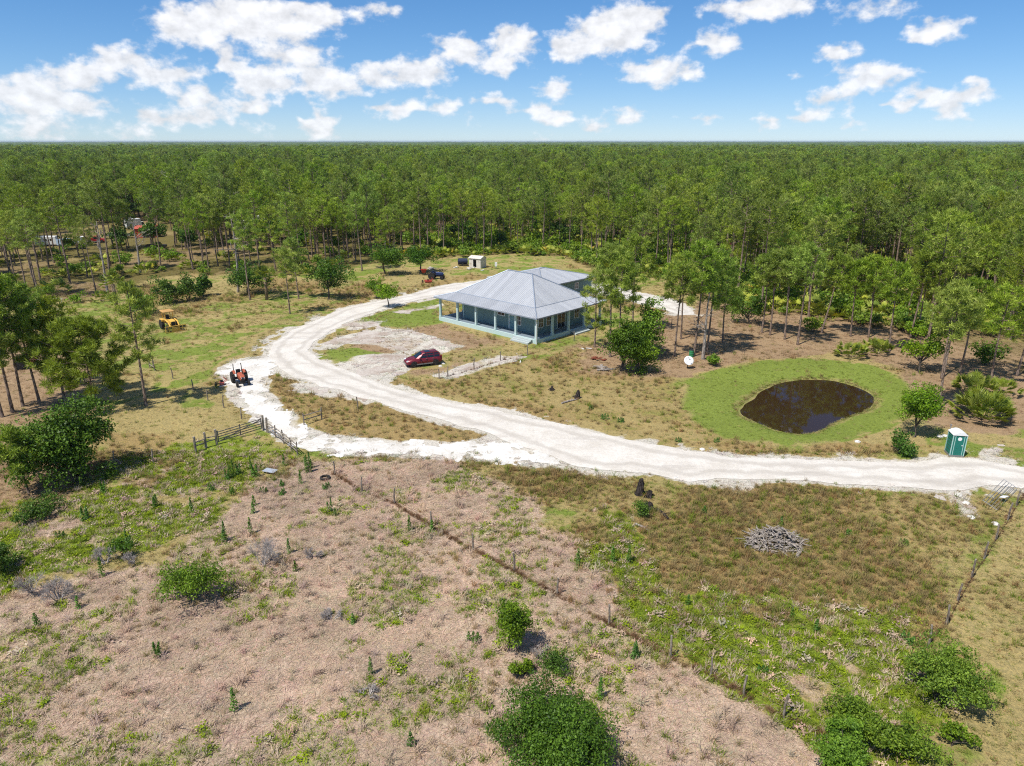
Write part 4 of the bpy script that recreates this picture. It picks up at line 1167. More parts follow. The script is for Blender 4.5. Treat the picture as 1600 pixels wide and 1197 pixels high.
# ------------------------------------------------------------------ oaks and shrubs
def oak_at(px, py, l, r, top, label, seed, mat, leaf=.17, clumps=64, per=80, tr=.16, zfrac=.54, rzf=.47, name='oak_tree', cat='tree', stems=1):
    t = depth_at(px, py); x, y = G((l + r) / 2, py); h = max(1.0, height_of(px, py, top)); rx = (r - l) / FPX * t / 2
    tv, cv = broad_parts(seed, rx * 1.08, h * rzf * 1.08, h * (zfrac if stems == 1 else .46), clumps, per, leaf, .30, tr, stems, .45, .3 if stems == 1 else .8)
    tree(name, label, cat, (x, y), trunk_mesh(name + '_trunk', tv, M_BARKO), crown_mesh(name + '_crown', cv, mat), 0, 1)
oak_at(509, 468, 478, 549, 398, 'round dark oak with wide shadow left of the drive', 901, M_OAK)
oak_at(604, 428, 571, 634, 372, 'larger left oak of the pair before the wood edge', 902, M_OAK)
oak_at(657, 426, 632, 681, 377, 'smaller right oak of the pair behind the blue tractor', 903, M_OAK)
oak_at(604, 480, 586, 629, 428, 'small bright green oak at the edge of the drive', 904, M_SAPL, .15, 34, 60, .10)
oak_at(588, 466, 572, 604, 424, 'pale sapling behind the small bright oak', 905, M_SAPL, .15, 26, 50, .08)
oak_at(388, 458, 356, 420, 402, 'dark wide oak bush behind the cabbage palm', 906, M_OAK)
oak_at(120, 752, 58, 188, 612, 'big dark round oak by the left field', 907, M_OAK, .12, 120, 190, .24, .48, .52, 'oak_tree', 'tree', 2)
oak_at(1435, 582, 1402, 1470, 519, 'bright rounded oak bush beyond the pond', 908, M_BUSH, .16, 40, 60, .12)
oak_at(968, 580, 938, 1002, 478, 'dense dark green thicket bush right of the house', 909, M_OAK, .13, 80, 100, .10, .5, .50, 'oak_bush', 'bush', 3)
oak_at(1008, 560, 980, 1040, 452, 'taller green bush behind the thicket right of the house', 910, M_THICK, .14, 80, 90, .10, .52, .48, 'oak_bush', 'bush', 3)
oak_at(998, 582, 972, 1020, 520, 'low bright bush at front of the thicket right of the house', 918, M_THICK, .12, 44, 80, .07, .5, .5, 'oak_bush', 'bush', 3)
oak_at(1172, 506, 1145, 1200, 450, 'dark round bush left of the bare clearing', 911, M_OAK, .17, 40, 60, .1, .5, .5, 'oak_bush', 'bush', 2)
oak_at(1428, 684, 1394, 1460, 600, 'upright green tree between the pond and the green toilet', 912, M_THICK, .10, 90, 90, .07, .50, .52)
oak_at(1405, 709, 1383, 1430, 668, 'low dark bush at foot of the tree by the drive', 913, M_OAK, .10, 30, 60, .05, .5, .52, 'oak_bush', 'bush', 3)
oak_at(1265, 520, 1255, 1285, 495, 'low green bush in the row of pines on the clearing', 914, M_BUSH, .14, 20, 40, .05, .5, .5, 'oak_bush', 'bush', 2)
oak_at(1112, 572, 1100, 1132, 545, 'yellow green bush right of the satellite dish', 915, M_SAPL, .12, 22, 40, .05, .5, .5, 'oak_bush', 'bush', 2)
oak_at(1540, 570, 1510, 1565, 520, 'green bush under the pines near right edge', 916, M_OAK, .15, 30, 50, .06, .5, .5, 'oak_bush', 'bush', 2)
oak_at(192, 392, 172, 212, 345, 'round green tree in the clearing before the parked vehicles', 917, M_OAK, .24, 34, 50, .15)
for k, (l, r, b, tp, lb) in enumerate([(242, 290, 474, 418, 'dark bush behind the yellow loader, nearest the cabbage palm'), (272, 318, 470, 420, 'middle dark bush of the row behind the yellow loader'),
                                       (302, 332, 463, 425, 'right end dark bush of the row behind the yellow loader'), (205, 250, 490, 440, 'lighter bush left of the yellow loader')]):
    oak_at((l + r) / 2, b, l, r, tp, lb, 930 + k, M_OAK if k < 3 else M_SAPL, .18, 36, 60, .08, .5, .5, 'oak_bush', 'bush', 3)
def bush_at(l, r, tp, b, label, seed, mat, leaf=.09, clumps=40, per=90, hollow=.5, rc=.30, stems=4, hs=1.0):
    cx = (l + r) / 2; t = depth_at(cx, b); rx = (r - l) / FPX * t / 2
    x, y = G(cx, b); y += rx * .75
    h = max(.35, height_of(cx, 598.5 + FPX * ((-(0 - CAM_H) * CP - y * SP) / (y * CP + CAM_H * SP)), tp + (b - tp) * .12)) * hs
    tv, cv = broad_parts(seed, rx * 1.0, h * .54, h * .46, clumps, per, leaf, rc, .035, stems, hollow)
    tree('bush', label, 'bush', (x, y), trunk_mesh('bush_stems', tv, M_BARKO), crown_mesh('bush_leaves', cv, mat), 0, 1, None, 'foliage', 'stems')
bush_at(205, 345, 862, 964, 'round bright green bush in the dry field', 951, M_BUSH, .075, 90, 70, .25, .20, 7)
bush_at(765, 1012, 1078, 1290, 'big dark green bush at bottom centre of the field', 952, M_OAK, .062, 190, 200, .5, .18, 7)
bush_at(766, 828, 938, 1028, 'tall narrow bright bush in the dry field', 953, M_THICK, .065, 70, 100, .4, .36, 4, 1.7)
bush_at(793, 836, 1015, 1064, 'small bright bush just below the tall narrow one', 954, M_THICK, .06, 24, 70, .4, .42)
bush_at(838, 888, 998, 1060, 'small olive bush right of the tall narrow one', 955, M_OAK, .06, 26, 70, .4, .42)
bush_at(1425, 1560, 1002, 1135, 'bright green thicket where the right fence ends', 956, M_THICK, .06, 150, 110, .3, .18, 8)
bush_at(1330, 1460, 1075, 1190, 'green thicket left of the bright one by the fence', 957, M_THICK, .06, 130, 110, .3, .18, 8)
bush_at(1280, 1400, 1115, 1260, 'dark green thicket at the bottom right fence corner', 958, M_THICK, .06, 140, 110, .3, .18, 8)
bush_at(1470, 1530, 1120, 1180, 'small green bush right of the fence thicket', 959, M_THICK, .07, 26, 70, .4)
bush_at(-45, 28, 828, 905, 'dark bush cut by the left edge of the field', 960, M_OAK, .07, 40, 100, .4)
bush_at(10, 84, 775, 822, 'low dark olive bush in the lush grass at left', 961, M_OAK, .08, 40, 80, .3)
bush_at(984, 1020, 770, 812, 'green bush beside the charred stump', 962, M_OAK, .06, 22, 60, .4, .42)
bush_at(170, 206, 830, 880, 'narrow dark bush behind the grey dead bush', 963, M_OAK, .06, 24, 60, .4, .42)
bush_at(1420, 1470, 590, 640, 'bright bush at foot of the leaning pine', 964, M_BUSH, .10, 26, 60, .4)

# ------------------------------------------------------------------ palmettos and cabbage palms
FROND = []
for k in range(4):
    V, Q, L = [], [], []
    fan_frond(np.random.default_rng(70 + k), V, Q, L, np.zeros(3), np.array([1, 0, .0]), .75 + .1 * k, .62, 11)
    FROND.append(mesh_np('frond', np.array(V), [(np.array(Q), 0)], [M_PALM], False, {'lv': ('FLOAT', np.array(L))}))
def palmetto(px, py, size, n, label, seed, trunk_h=0.0, name='palmetto', cat='palm'):
    rng = np.random.default_rng(seed); x, y = G(px, py)
    o = thing(name, label, cat, (x, y, H1(x, y) - .03), 0, None, None, size)
    mb = MB()
    if trunk_h > 0: mb.tube([(0, 0, -.1), (.05, .03, trunk_h * .5), (0, .05, trunk_h)], [.2, .17, .2], 8)
    else:
        for i in range(3): mb.tube([(0, 0, -.05), (.3 * math.cos(i * 2.1), .3 * math.sin(i * 2.1), .18)], [.1, .07], 6)
    part('trunk', mb.mesh('palm_trunk', M_PALMT, True), o)
    for i in range(n):
        a = i * 2.4 + rng.uniform(-.3, .3); e = rng.uniform(-.35 if trunk_h else .25, 1.45)
        r = 0 if trunk_h else .5 * math.sqrt(rng.uniform())
        part('frond', FROND[int(rng.integers(0, 4))], o, (r * math.cos(a), r * math.sin(a), trunk_h + (.05 if trunk_h else .12)), (rng.uniform(-.3, .3), -e, a))
palmetto(1533, 654, 1.9, 80, 'large palmetto clump with yellowing fronds behind the green toilet', 1)
palmetto(1519, 614, 1.5, 50, 'upper palmetto clump behind the large one', 2)
palmetto(1562, 618, 1.3, 26, 'palmetto clump right of the upper one near right edge', 3)
palmetto(1330, 557, 1.35, 44, 'left palmetto of the two on the far side of the pond', 4)
palmetto(1370, 552, 1.35, 44, 'right yellowish palmetto of the two on the far side of the pond', 5)
palmetto(417, 468, 1.55, 34, 'cabbage palm with bushy head before the dark oak bush', 6, 2.6, 'cabbage_palm')
palmetto(183, 486, 1.5, 30, 'cabbage palm beside the bushes left of the yellow loader', 7, 3.0, 'cabbage_palm')
palmetto(1272, 512, 1.2, 22, 'palmetto between pine trunks on the bare clearing', 8)
palmetto(160, 470, 1.2, 20, 'low palmetto under the thin pines left of the cabbage palm', 9)

# ------------------------------------------------------------------ grey dead bushes
def twig_np(seed, h, w, stems=9, lev=3):
    rng = np.random.default_rng(seed); T = []
    def grow(p, d, L, r, lv):
        e = p + d * L + rng.normal(0, .05 * L, 3)
        v, q = tube_np([p, (p + e) / 2 + rng.normal(0, .05 * L, 3), e], [r, r * .8, r * .5], 3); T.append((v, [(q, 0)], np.zeros(len(v))))
        if lv:
            for i in range(5): grow(p + (e - p) * rng.uniform(.5, 1), unit(d + rng.normal(0, .45, 3)), L * .6, r * .55, lv - 1)
    for i in range(stems):
        a = rng.uniform(0, 6.28)
        grow(np.array([math.cos(a), math.sin(a), 0]) * .1, unit(np.array([math.cos(a) * w, math.sin(a) * w, h]) * rng.uniform(.6, 1) + [0, 0, .3]), h * .5, .034, lev)
    V, P, _ = cat_meshes(T)
    return V, [p for p, _ in P]
M_TWIG = bark_mat('grey_twigs', srgb(150, 142, 138, .85), srgb(200, 192, 186, .85))
for k, (px, py, h, w, st, lb) in enumerate([(410, 885, 2.1, 1.2, 8, 'large grey leafless bush in the field'), (92, 938, 1.6, 1.1, 9, 'pale grey leafless bush at left with white stems'), (50, 925, 1.5, 1.1, 7, 'grey leafless bush next to the dark one at left edge'),
                                            (165, 880, 1.3, .9, 7, 'grey dry bush in the lush grass'), (492, 868, .8, 1.3, 7, 'low grey dead bush right of the large leafless one'), (520, 968, .8, 1.4, 8, 'fallen grey branches in the middle of the dry field'),
                                            (575, 1090, .7, 1.2, 6, 'low grey twiggy clump at bottom of the dry field'), (842, 1022, .8, 1.0, 6, 'small grey twigs between the two small bushes'), (212, 880, 1.0, 1.0, 6, 'small grey twiggy bush above the round green one')]):
    x, y = G(px, py); V, Q = twig_np(990 + k, h, w, st)
    o = thing('dead_bush', lb, 'bush', (x, y, H1(x, y) - .03)); part('twigs', mesh_np('dead_bush_twigs', V, [(q, 0) for q in Q], [M_TWIG], True), o)

# ------------------------------------------------------------------ tall spiky weeds
def weed_np(seed, h, spires):
    rng = np.random.default_rng(seed); Vs = []
    for s in range(spires):
        a = rng.uniform(0, 6.28); hh = h * rng.uniform(.6, 1.0) if s else h; lx, ly = math.cos(a) * .22 * (s > 0), math.sin(a) * .22 * (s > 0)
        n = int(170 * hh)
        z = hh * rng.uniform(.04, 1, n) ** .9; rr = (.20 * (1 - z / hh) + .035) * rng.uniform(.3, 1.1, n); b = rng.uniform(0, 6.28, n)
        c = np.column_stack([lx * (1 + .4 * z) + rr * np.cos(b), ly * (1 + .4 * z) + rr * np.sin(b), z])
        Vs.append(leaves(rng, c, np.column_stack([np.cos(b), np.sin(b), np.full(n, .5)]), .055, .9))
    V, P, L = cat_meshes([(v, [(q, 0)], l) for v, q, l in Vs])
    st = [(tube_np([(0, 0, -.05), (0, 0, h * .95)], [.014, .006], 4))]
    return (st[0][0], [st[0][1]]), (V, P[0][0] if len(P) == 1 else np.vstack([p for p, _ in P]), L)
WEEDS = []
for k, (h, sp) in enumerate([(1.5, 2), (1.1, 3), (.85, 1), (1.3, 1), (.6, 4), (1.9, 1)]):
    tv, cv = weed_np(1100 + k, h, sp); WEEDS.append((trunk_mesh('weed_stem', tv, M_WEED), crown_mesh('weed_leaves', cv, M_WEED)))
WP = [(365, 745, 0), (353, 748, 1), (376, 740, 1), (393, 738, 5), (402, 744, 1), (444, 728, 3), (480, 738, 0), (484, 732, 0), (470, 755, 3), (440, 758, 4), (441, 772, 4), (412, 768, 4), (397, 790, 2), (396, 802, 2), (518, 800, 0), (524, 806, 2),
      (510, 763, 4), (363, 770, 4), (330, 765, 4), (352, 845, 0), (392, 835, 3), (452, 865, 3), (462, 893, 2), (243, 1025, 1), (367, 1110, 3), (123, 950, 2), (58, 978, 2), (160, 900, 3), (580, 1055, 3), (642, 1165, 2), (990, 1030, 1), (938, 1090, 3),
      (1220, 822, 2), (1237, 965, 2), (1075, 945, 2), (903, 885, 3), (957, 880, 3), (982, 880, 3), (1275, 985, 2), (1192, 1050, 4), (1418, 1002, 4), (640, 830, 3), (675, 830, 2), (200, 855, 0), (165, 770, 1), (130, 815, 1), (95, 840, 4), (1325, 835, 4), (1412, 850, 4), (552, 975, 2),
      (740, 1000, 4), (300, 800, 3), (245, 790, 1), (1100, 800, 4), (1060, 690, 4), (1120, 690, 4), (923, 640, 4), (945, 655, 4), (970, 660, 4)]
rw = np.random.default_rng(5)
for (px, py, k) in WP:
    x, y = G(px, py)
    if y > 66: lb, gr = 'low dark green weed in the rough grass between drive and pond', 'weeds in the rough grass between drive and pond'
    elif x < -9: lb, gr = 'spiky dark green weed in the left field below the wooden gate', 'spiky weeds of the left field'
    elif x < 3: lb, gr = 'spiky green weed in the middle of the dry field', 'spiky weeds of the middle field'
    else: lb, gr = 'spiky green weed in the right field below the drive', 'spiky weeds of the right field'
    tree('weed', lb, 'weed', (x, y), WEEDS[k][0], WEEDS[k][1], rw.uniform(0, 6.28), rw.uniform(.85, 1.15), gr, 'leaves', 'stem')
# ------------------------------------------------------------------ the house
M_TEAL = plain('teal_stucco', srgb(134, 162, 162, .78), .85, 0, .08, 1.2, .2)
M_AQUA = plain('pale_aqua_trim', srgb(200, 222, 220, .82), .8, 0, .08, 1.5, .2)
M_WHITE = plain('white_paint', srgb(240, 240, 238, .88), .6, 0, .06, 2)
M_FLOOR = plain('grey_porch_floor', srgb(132, 146, 158, .8), .6, 0, .12, 1.0)
M_GLASS = plain('dark_window_glass', (0.02, 0.024, 0.028, 1), .06, 0, .1, 1, .6)
M_DOORD = plain('teal_door', srgb(126, 172, 182, .8), .5, 0, .1, 2)
M_BLACK = plain('black_plastic', (0.02, 0.02, 0.022, 1), .5, 0, .2, 3)
M_STEP = plain('painted_steps', srgb(206, 216, 214, .72), .7, 0, .1, 2)
def roof_mat():
    m, t = newmat('galvalume_roofing')
    tc = t.n('ShaderNodeTexCoord').outputs['Object']
    rnd = t.n('ShaderNodeObjectInfo').outputs['Random']
    n = t.noise(tc, .6, 4, .6).outputs[0]
    k = t.m('ADD', .88, t.m('ADD', t.m('MULTIPLY', rnd, .10), t.m('MULTIPLY', n, .12)))
    c = t.mix(1.0, srgb(202, 205, 209, .80), t.n('ShaderNodeCombineColor', {0: k, 1: k, 2: k}).outputs[0], 'MULTIPLY')
    bsdf(t, c, t.m('ADD', .46, t.m('MULTIPLY', rnd, .10)), .28, .4)
    return m
M_ROOF = roof_mat()
M_CAP = plain('roof_ridge_cap', srgb(160, 172, 188, .8), .5, .3, .1, 1)
def clip_strip(poly, s0, s1):
    def half(P, f):
        out = []
        for i in range(len(P)):
            a, b = P[i], P[(i + 1) % len(P)]; fa, fb = f(a), f(b)
            if fa >= 0: out.append(a)
            if (fa >= 0) != (fb >= 0):
                k = fa / (fa - fb); out.append((a[0] + k * (b[0] - a[0]), a[1] + k * (b[1] - a[1])))
        return out
    P = half(poly, lambda p: p[0] - s0)
    return half(P, lambda p: s1 - p[0]) if len(P) > 2 else []
def roof_face(parent, pts, w=.92):
    """one slope laid with ribbed sheets: pts[0]->pts[1] is the eave"""
    A = Vector(pts[0]); S = (Vector(pts[1]) - A).normalized(); Nn = S.cross(Vector(pts[2]) - A).normalized()
    if Nn.z < 0: Nn = -Nn
    T = Nn.cross(S)
    if T.z < 0: T = -T
    loc = [((Vector(p) - A).dot(S), (Vector(p) - A).dot(T)) for p in pts]
    smin, smax = min(p[0] for p in loc), max(p[0] for p in loc)
    n = max(1, round((smax - smin) / w)); w = (smax - smin) / n
    for i in range(n):
        s0, s1 = smin + i * w, smin + (i + 1) * w - .004
        P = clip_strip(loc, s0, s1)
        if len(P) < 3: continue
        mb = MB(); f = lambda s, t, o: tuple(A + S * s + T * t + Nn * o)
        m = len(P)
        mb.add([f(s, t, .035) for s, t in P] + [f(s, t, .0) for s, t in P], [tuple(range(m)), tuple(range(2 * m - 1, m - 1, -1))] + [(k, m + k, m + (k + 1) % m, (k + 1) % m) for k in range(m)])
        for j in range(3):
            sr = s0 + w * (j + .5) / 3; Q = clip_strip(P, sr - .022, sr + .022)
            if len(Q) < 3: continue
            t0, t1 = min(q[1] for q in Q), max(q[1] for q in Q)
            if t1 - t0 < .1: continue
            mb.loft([[f(sr - .022, t0 + .02, .03), f(sr + .022, t0 + .02, .03), f(sr + .012, t0 + .02, .075), f(sr - .012, t0 + .02, .075)],
                     [f(sr - .022, t1 - .03, .03), f(sr + .022, t1 - .03, .03), f(sr + .012, t1 - .03, .075), f(sr - .012, t1 - .03, .075)]])
        part('panel', mb.mesh('roof_panel', M_ROOF), parent)
def build_house():
    rot = math.radians(46.8)
    o = thing('house', 'teal house with wide grey metal hip roof and wraparound porch', 'house', (3.4, 96.15, 0), rot)
    B, A = 15.3, 20.6          # porch floor: x along the right front, y along the left front
    DZ = .6; EZ = 3.8
    mb = MB(); mb.box((B / 2, A / 2, DZ / 2 - .1), (B, A, DZ + .2)); part('porch_base', mb.mesh('porch_base', M_AQUA), o)
    mb = MB(); mb.box((B / 2, A / 2, DZ + .012), (B - .5, A - .5, .024)); part('porch_floor', mb.mesh('porch_floor', M_FLOOR), o)
    wx0, wx1, wy0, wy1 = 2.2, 14.6, 1.9, 17.2
    mb = MB(); mb.box(((wx0 + wx1) / 2, (wy0 + wy1) / 2, 2.2), (wx1 - wx0, wy1 - wy0, 3.2)); part('wall', mb.mesh('house_wall', M_TEAL), o)
    for (x, y) in ((wx0, wy0), (wx0, 7.4), (wx0, wy1)):
        mb = MB(); mb.box((x - .03, y + (.08 if y < 5 else -.08), 2.15), (.07, .18, 3.05)); part('corner_board', mb.mesh('corner_board', M_AQUA), o)
    mb = MB(); mb.box((B / 2, A / 2, EZ - .12), (B + .7, A + .7, .10)); part('porch_ceiling', mb.mesh('porch_ceiling', M_AQUA), o)
    # columns
    cm = MB(); cm.box((0, 0, 1.55), (.30, .30, 3.0)); cm.box((0, 0, .12), (.38, .38, .22)); cm.box((0, 0, 2.95), (.37, .37, .18)); colm = cm.mesh('porch_column', M_AQUA)
    pos = [(.22, y) for y in (.22, 4.1, 8.2, 12.3, 16.4, A - .22)] + [(x, .22) for x in (3.7, 7.4, 11.1, B - .22)] + [(x, A - .22) for x in (5.2, 10.2, B - .22)]
    for x, y in pos: part('column', colm, o, (x, y, DZ))
    # windows and doors: (face, along, z centre, width, height, kind)
    def opening(face, al, zc, w, h, kind):
        fr = MB(); t = .10
        def bx(m, u, v, du, dv, d0, d1):
            if face == 'L': m.box((wx0 - (d0 + d1) / 2, al + u, zc + v), (d1 - d0, du, dv))
            elif face == 'R': m.box((al + u, wy0 - (d0 + d1) / 2, zc + v), (du, d1 - d0, dv))
            else: m.box((al + u, 15.95 - (d0 + d1) / 2, zc + v), (du, d1 - d0, dv))
        for u, v, du, dv in ((0, h / 2 + t / 2, w + 2 * t, t), (0, -h / 2 - t / 2, w + 2 * t, t), (-w / 2 - t / 2, 0, t, h), (w / 2 + t / 2, 0, t, h)): bx(fr, u, v, du, dv, .0, .07)
        nm = 'window' if kind != 'door' else 'door'
        f = part(nm, fr.mesh(nm + '_frame', M_WHITE), o)
        pn = MB(); bx(pn, 0, 0, w, h, .0, .03); part('pane' if kind != 'door' else 'leaf', pn.mesh('pane', M_GLASS if kind != 'door' else M_DOORD), f)
        if kind in ('sash', 'slider'):
            ml = MB()
            if kind == 'sash': bx(ml, 0, 0, w, .05, .03, .055)
            bx(ml, 0, 0, .05, h, .032, .058); part('mullion', ml.mesh('mullion', M_WHITE), f)
        if kind == 'door':
            hd = MB(); bx(hd, w * .38, -.05, .06, .12, .03, .10); part('handle', hd.mesh('handle', M_BLACK), f)
    opening('L', 8.9, 2.75, 1.3, .7, 'slider'); opening('L', 6.7, 1.66, .95, 2.02, 'door'); opening('L', 5.3, 2.2, .7, 1.4, 'sash')
    opening('R', 3.1, 2.25, .95, 1.35, 'sash'); opening('R', 4.9, 2.25, .95, 1.35, 'sash'); opening('R', 7.7, 1.72, 1.7, 2.15, 'slider'); opening('R', 11.4, 2.25, .95, 1.35, 'sash'); opening('R', 13.5, 2.35, .9, 1.1, 'sash')
    lm = MB(); lm.box((0, -.08, 0), (.12, .16, .26)); lm.tube([(0, -.05, .13), (0, -.05, .22)], [.1, .02], 6); lmm = lm.mesh('porch_lamp', M_BLACK)
    part('porch_lamp', lmm, o, (9.6, wy0, 2.5)); part('porch_lamp', lmm, o, (wx0, 6.0, 2.4), (0, 0, -PI / 2))
    # steps
    for k in range(3):
        d = .34 * (3 - k); h = DZ - .02 - .155 * (3 - k) + .155
        mb = MB(); mb.box((-d / 2 - .01, 2.4, h / 2 - .1), (d, 3.4, h + .1)); part('step', mb.mesh('step', M_STEP), o)
        mb = MB(); mb.box((9.4, -d / 2 - .01, h / 2 - .1), (3.5, d, h + .1)); part('step', mb.mesh('step', M_STEP), o)
    ds = MB(); ds.tube([(-.42, -.36, 3.66), (-.1, -.1, 3.35), (-.06, -.06, .25), (-.45, -.4, .06)], .055, 6); part('downspout', ds.mesh('downspout', M_WHITE), o)
    # roof
    I = (2.0, 13.6, 2.0, 18.6); RZ = 7.9; IZ = 4.5; ov = .5
    cm = MB()
    e = [(-ov, -ov, EZ), (B + ov, -ov, EZ), (B + ov, A + ov, EZ), (-ov, A + ov, EZ)]
    i = [(I[0], I[2], IZ), (I[1], I[2], IZ), (I[1], I[3], IZ), (I[0], I[3], IZ)]
    half = (I[1] - I[0]) / 2; r0, r1 = (I[0] + half, I[2] + half, RZ), (I[0] + half, I[3] - half, RZ)
    U = lambda p, d=.07: (p[0], p[1], p[2] + d)
    for k in range(4): cm.tube([U(e[k]), U(i[k])], .07, 5); cm.tube([U(i[k], .05), U(i[(k + 1) % 4], .05)], .06, 5)
    cm.tube([U(i[0]), U(r0)], .09, 5); cm.tube([U(i[1]), U(r0)], .09, 5); cm.tube([U(i[2]), U(r1)], .09, 5); cm.tube([U(i[3]), U(r1)], .09, 5); cm.tube([U(r0), U(r1)], .10, 5)
    for k in range(4):       # fascia boards
        a, b = Vector(e[k]), Vector(e[(k + 1) % 4]); c = (a + b) / 2; d = (b - a)
        cm.box((c.x, c.y, EZ - .075), (d.length + .04, .05, .13), math.atan2(d.y, d.x))
    rf = part('roof', cm.mesh('roof_caps', M_CAP), o)
    for k in range(4): roof_face(rf, [e[k], e[(k + 1) % 4], i[(k + 1) % 4], i[k]])
    roof_face(rf, [i[3], i[0], r0, r1]); roof_face(rf, [i[0], i[1], r0]); roof_face(rf, [i[1], i[2], r1, r0]); roof_face(rf, [i[2], i[3], r1])
    # rear wing
    X0, X1, Y0, Y1 = 19.8, 33.8, 15.95, 28.6
    mb = MB(); mb.box(((X0 + X1) / 2, (Y0 + Y1) / 2, 1.5), (X1 - X0, Y1 - Y0, 3.2)); part('wing_wall', mb.mesh('wing_wall', M_TEAL), o)
    opening('W', 29.2, 2.05, .95, 1.0, 'sash')
    mb = MB(); mb.box((17.2, 18.2, 3.0), (5.4, 3.0, .12)); mb.box((17.2, 16.8, 1.4), (5.3, .12, 3.0)); part('link_passage', mb.mesh('link_passage', M_TEAL), o)
    z = 3.2; e = [(X0 - .5, Y0 - .5, z), (X1 + .5, Y0 - .5, z), (X1 + .5, Y1 + .5, z), (X0 - .5, Y1 + .5, z)]
    hy = (e[2][1] - e[0][1]) / 2; r0, r1 = (e[0][0] + hy, e[0][1] + hy, 4.75), (e[1][0] - hy, e[0][1] + hy, 4.75)
    cm = MB(); 
    for a, b in ((e[0], r0), (e[3], r0), (e[1], r1), (e[2], r1), (r0, r1)): cm.tube([U(a), U(b)], .08, 5)
    for k in range(4):
        a, b = Vector(e[k]), Vector(e[(k + 1) % 4]); c = (a + b) / 2; d = (b - a); cm.box((c.x, c.y, z - .07), (d.length + .04, .05, .16), math.atan2(d.y, d.x))
    cm.box(((X0 + X1) / 2, (Y0 + Y1) / 2, z - .09), (X1 - X0 + .8, Y1 - Y0 + .8, .06))
    rf = part('wing_roof', cm.mesh('wing_roof_caps', M_CAP), o)
    roof_face(rf, [e[0], e[1], r1, r0]); roof_face(rf, [e[1], e[2], r1]); roof_face(rf, [e[2], e[3], r0, r1]); roof_face(rf, [e[3], e[0], r0])
build_house()
# ------------------------------------------------------------------ vehicles and machines
M_RED = plain('dark_red_car_paint', srgb(120, 36, 46), .30, .3, .08, 2, .6)
M_TIRE = plain('tyre_rubber', (0.028, 0.027, 0.026, 1), .85, 0, .3, 6, .2, dirt=srgb(140, 126, 106, .5))
M_RIM = plain('alloy_rim', srgb(190, 190, 190, .8), .35, .7, .1, 3)
M_GREYP = plain('grey_plastic', srgb(150, 146, 142, .7), .6, 0, .1, 4)
M_LENS = plain('headlight_lens', srgb(230, 232, 235, .85), .12, 0, .05, 3, .6)
M_TAIL = plain('tail_light', srgb(140, 12, 14), .2, 0, .05, 3, .6)
M_CGLASS = plain('tinted_car_glass', (0.012, 0.02, 0.022, 1), .05, 0, .1, 1, .7)
M_ORANGE = plain('faded_orange_paint', srgb(196, 104, 74, .8), .5, .1, .2, 4, .4, dirt=srgb(150, 92, 66, .8))
M_YELLOW = plain('yellow_machine_paint', srgb(246, 196, 92, .85), .5, .1, .18, 3, .4, dirt=srgb(190, 130, 56, .8))
M_BLUE = plain('blue_tractor_paint', srgb(40, 62, 110, .8), .45, .1, .2, 4)
M_MRED = plain('red_implement_paint', srgb(176, 62, 50, .8), .5, .1, .2, 4)
M_IRON = plain('dark_greasy_iron', srgb(62, 58, 56, .8), .6, .5, .3, 5)
M_STEEL = plain('bare_steel', srgb(176, 178, 180, .8), .4, .8, .2, 4)
M_WOOD = bark_mat('fence_wood', srgb(112, 100, 88, .85), srgb(176, 166, 152, .85))
M_RUST = plain('rusty_metal', srgb(136, 74, 52, .8), .8, .2, .35, 4)
def wheel(parent, loc, r, w, side, rim=M_RIM, lug=0):
    mb = MB(); p = [(-w / 2, r * .62), (-w / 2, r * .9), (-w * .36, r * .985), (w * .36, r * .985), (w / 2, r * .9), (w / 2, r * .62)]
    mb.ring((0, 0, 0), (0, 1, 0), p, 22)
    for k in range(lug):
        a = 2 * PI * k / lug
        mb.box((math.cos(a) * r, (w * .22) * (1 if k % 2 else -1), math.sin(a) * r), (r * .07, w * .5, r * .12), 0, 0, -a)
    t = part('wheel', mb.mesh('tyre', M_TIRE, False), parent, loc)
    rb = MB(); rb.ring((0, 0, 0), (0, 1, 0), [(-w * .30, r * .2), (-w * .42, r * .60), (w * .42, r * .60), (w * .30, r * .2)], 16)
    rb.ring((0, 0, 0), (0, 1, 0), [(-w * .48, r * .16), (w * .48, r * .16)], 10)
    part('rim', rb.mesh('rim', rim), t)
    return t
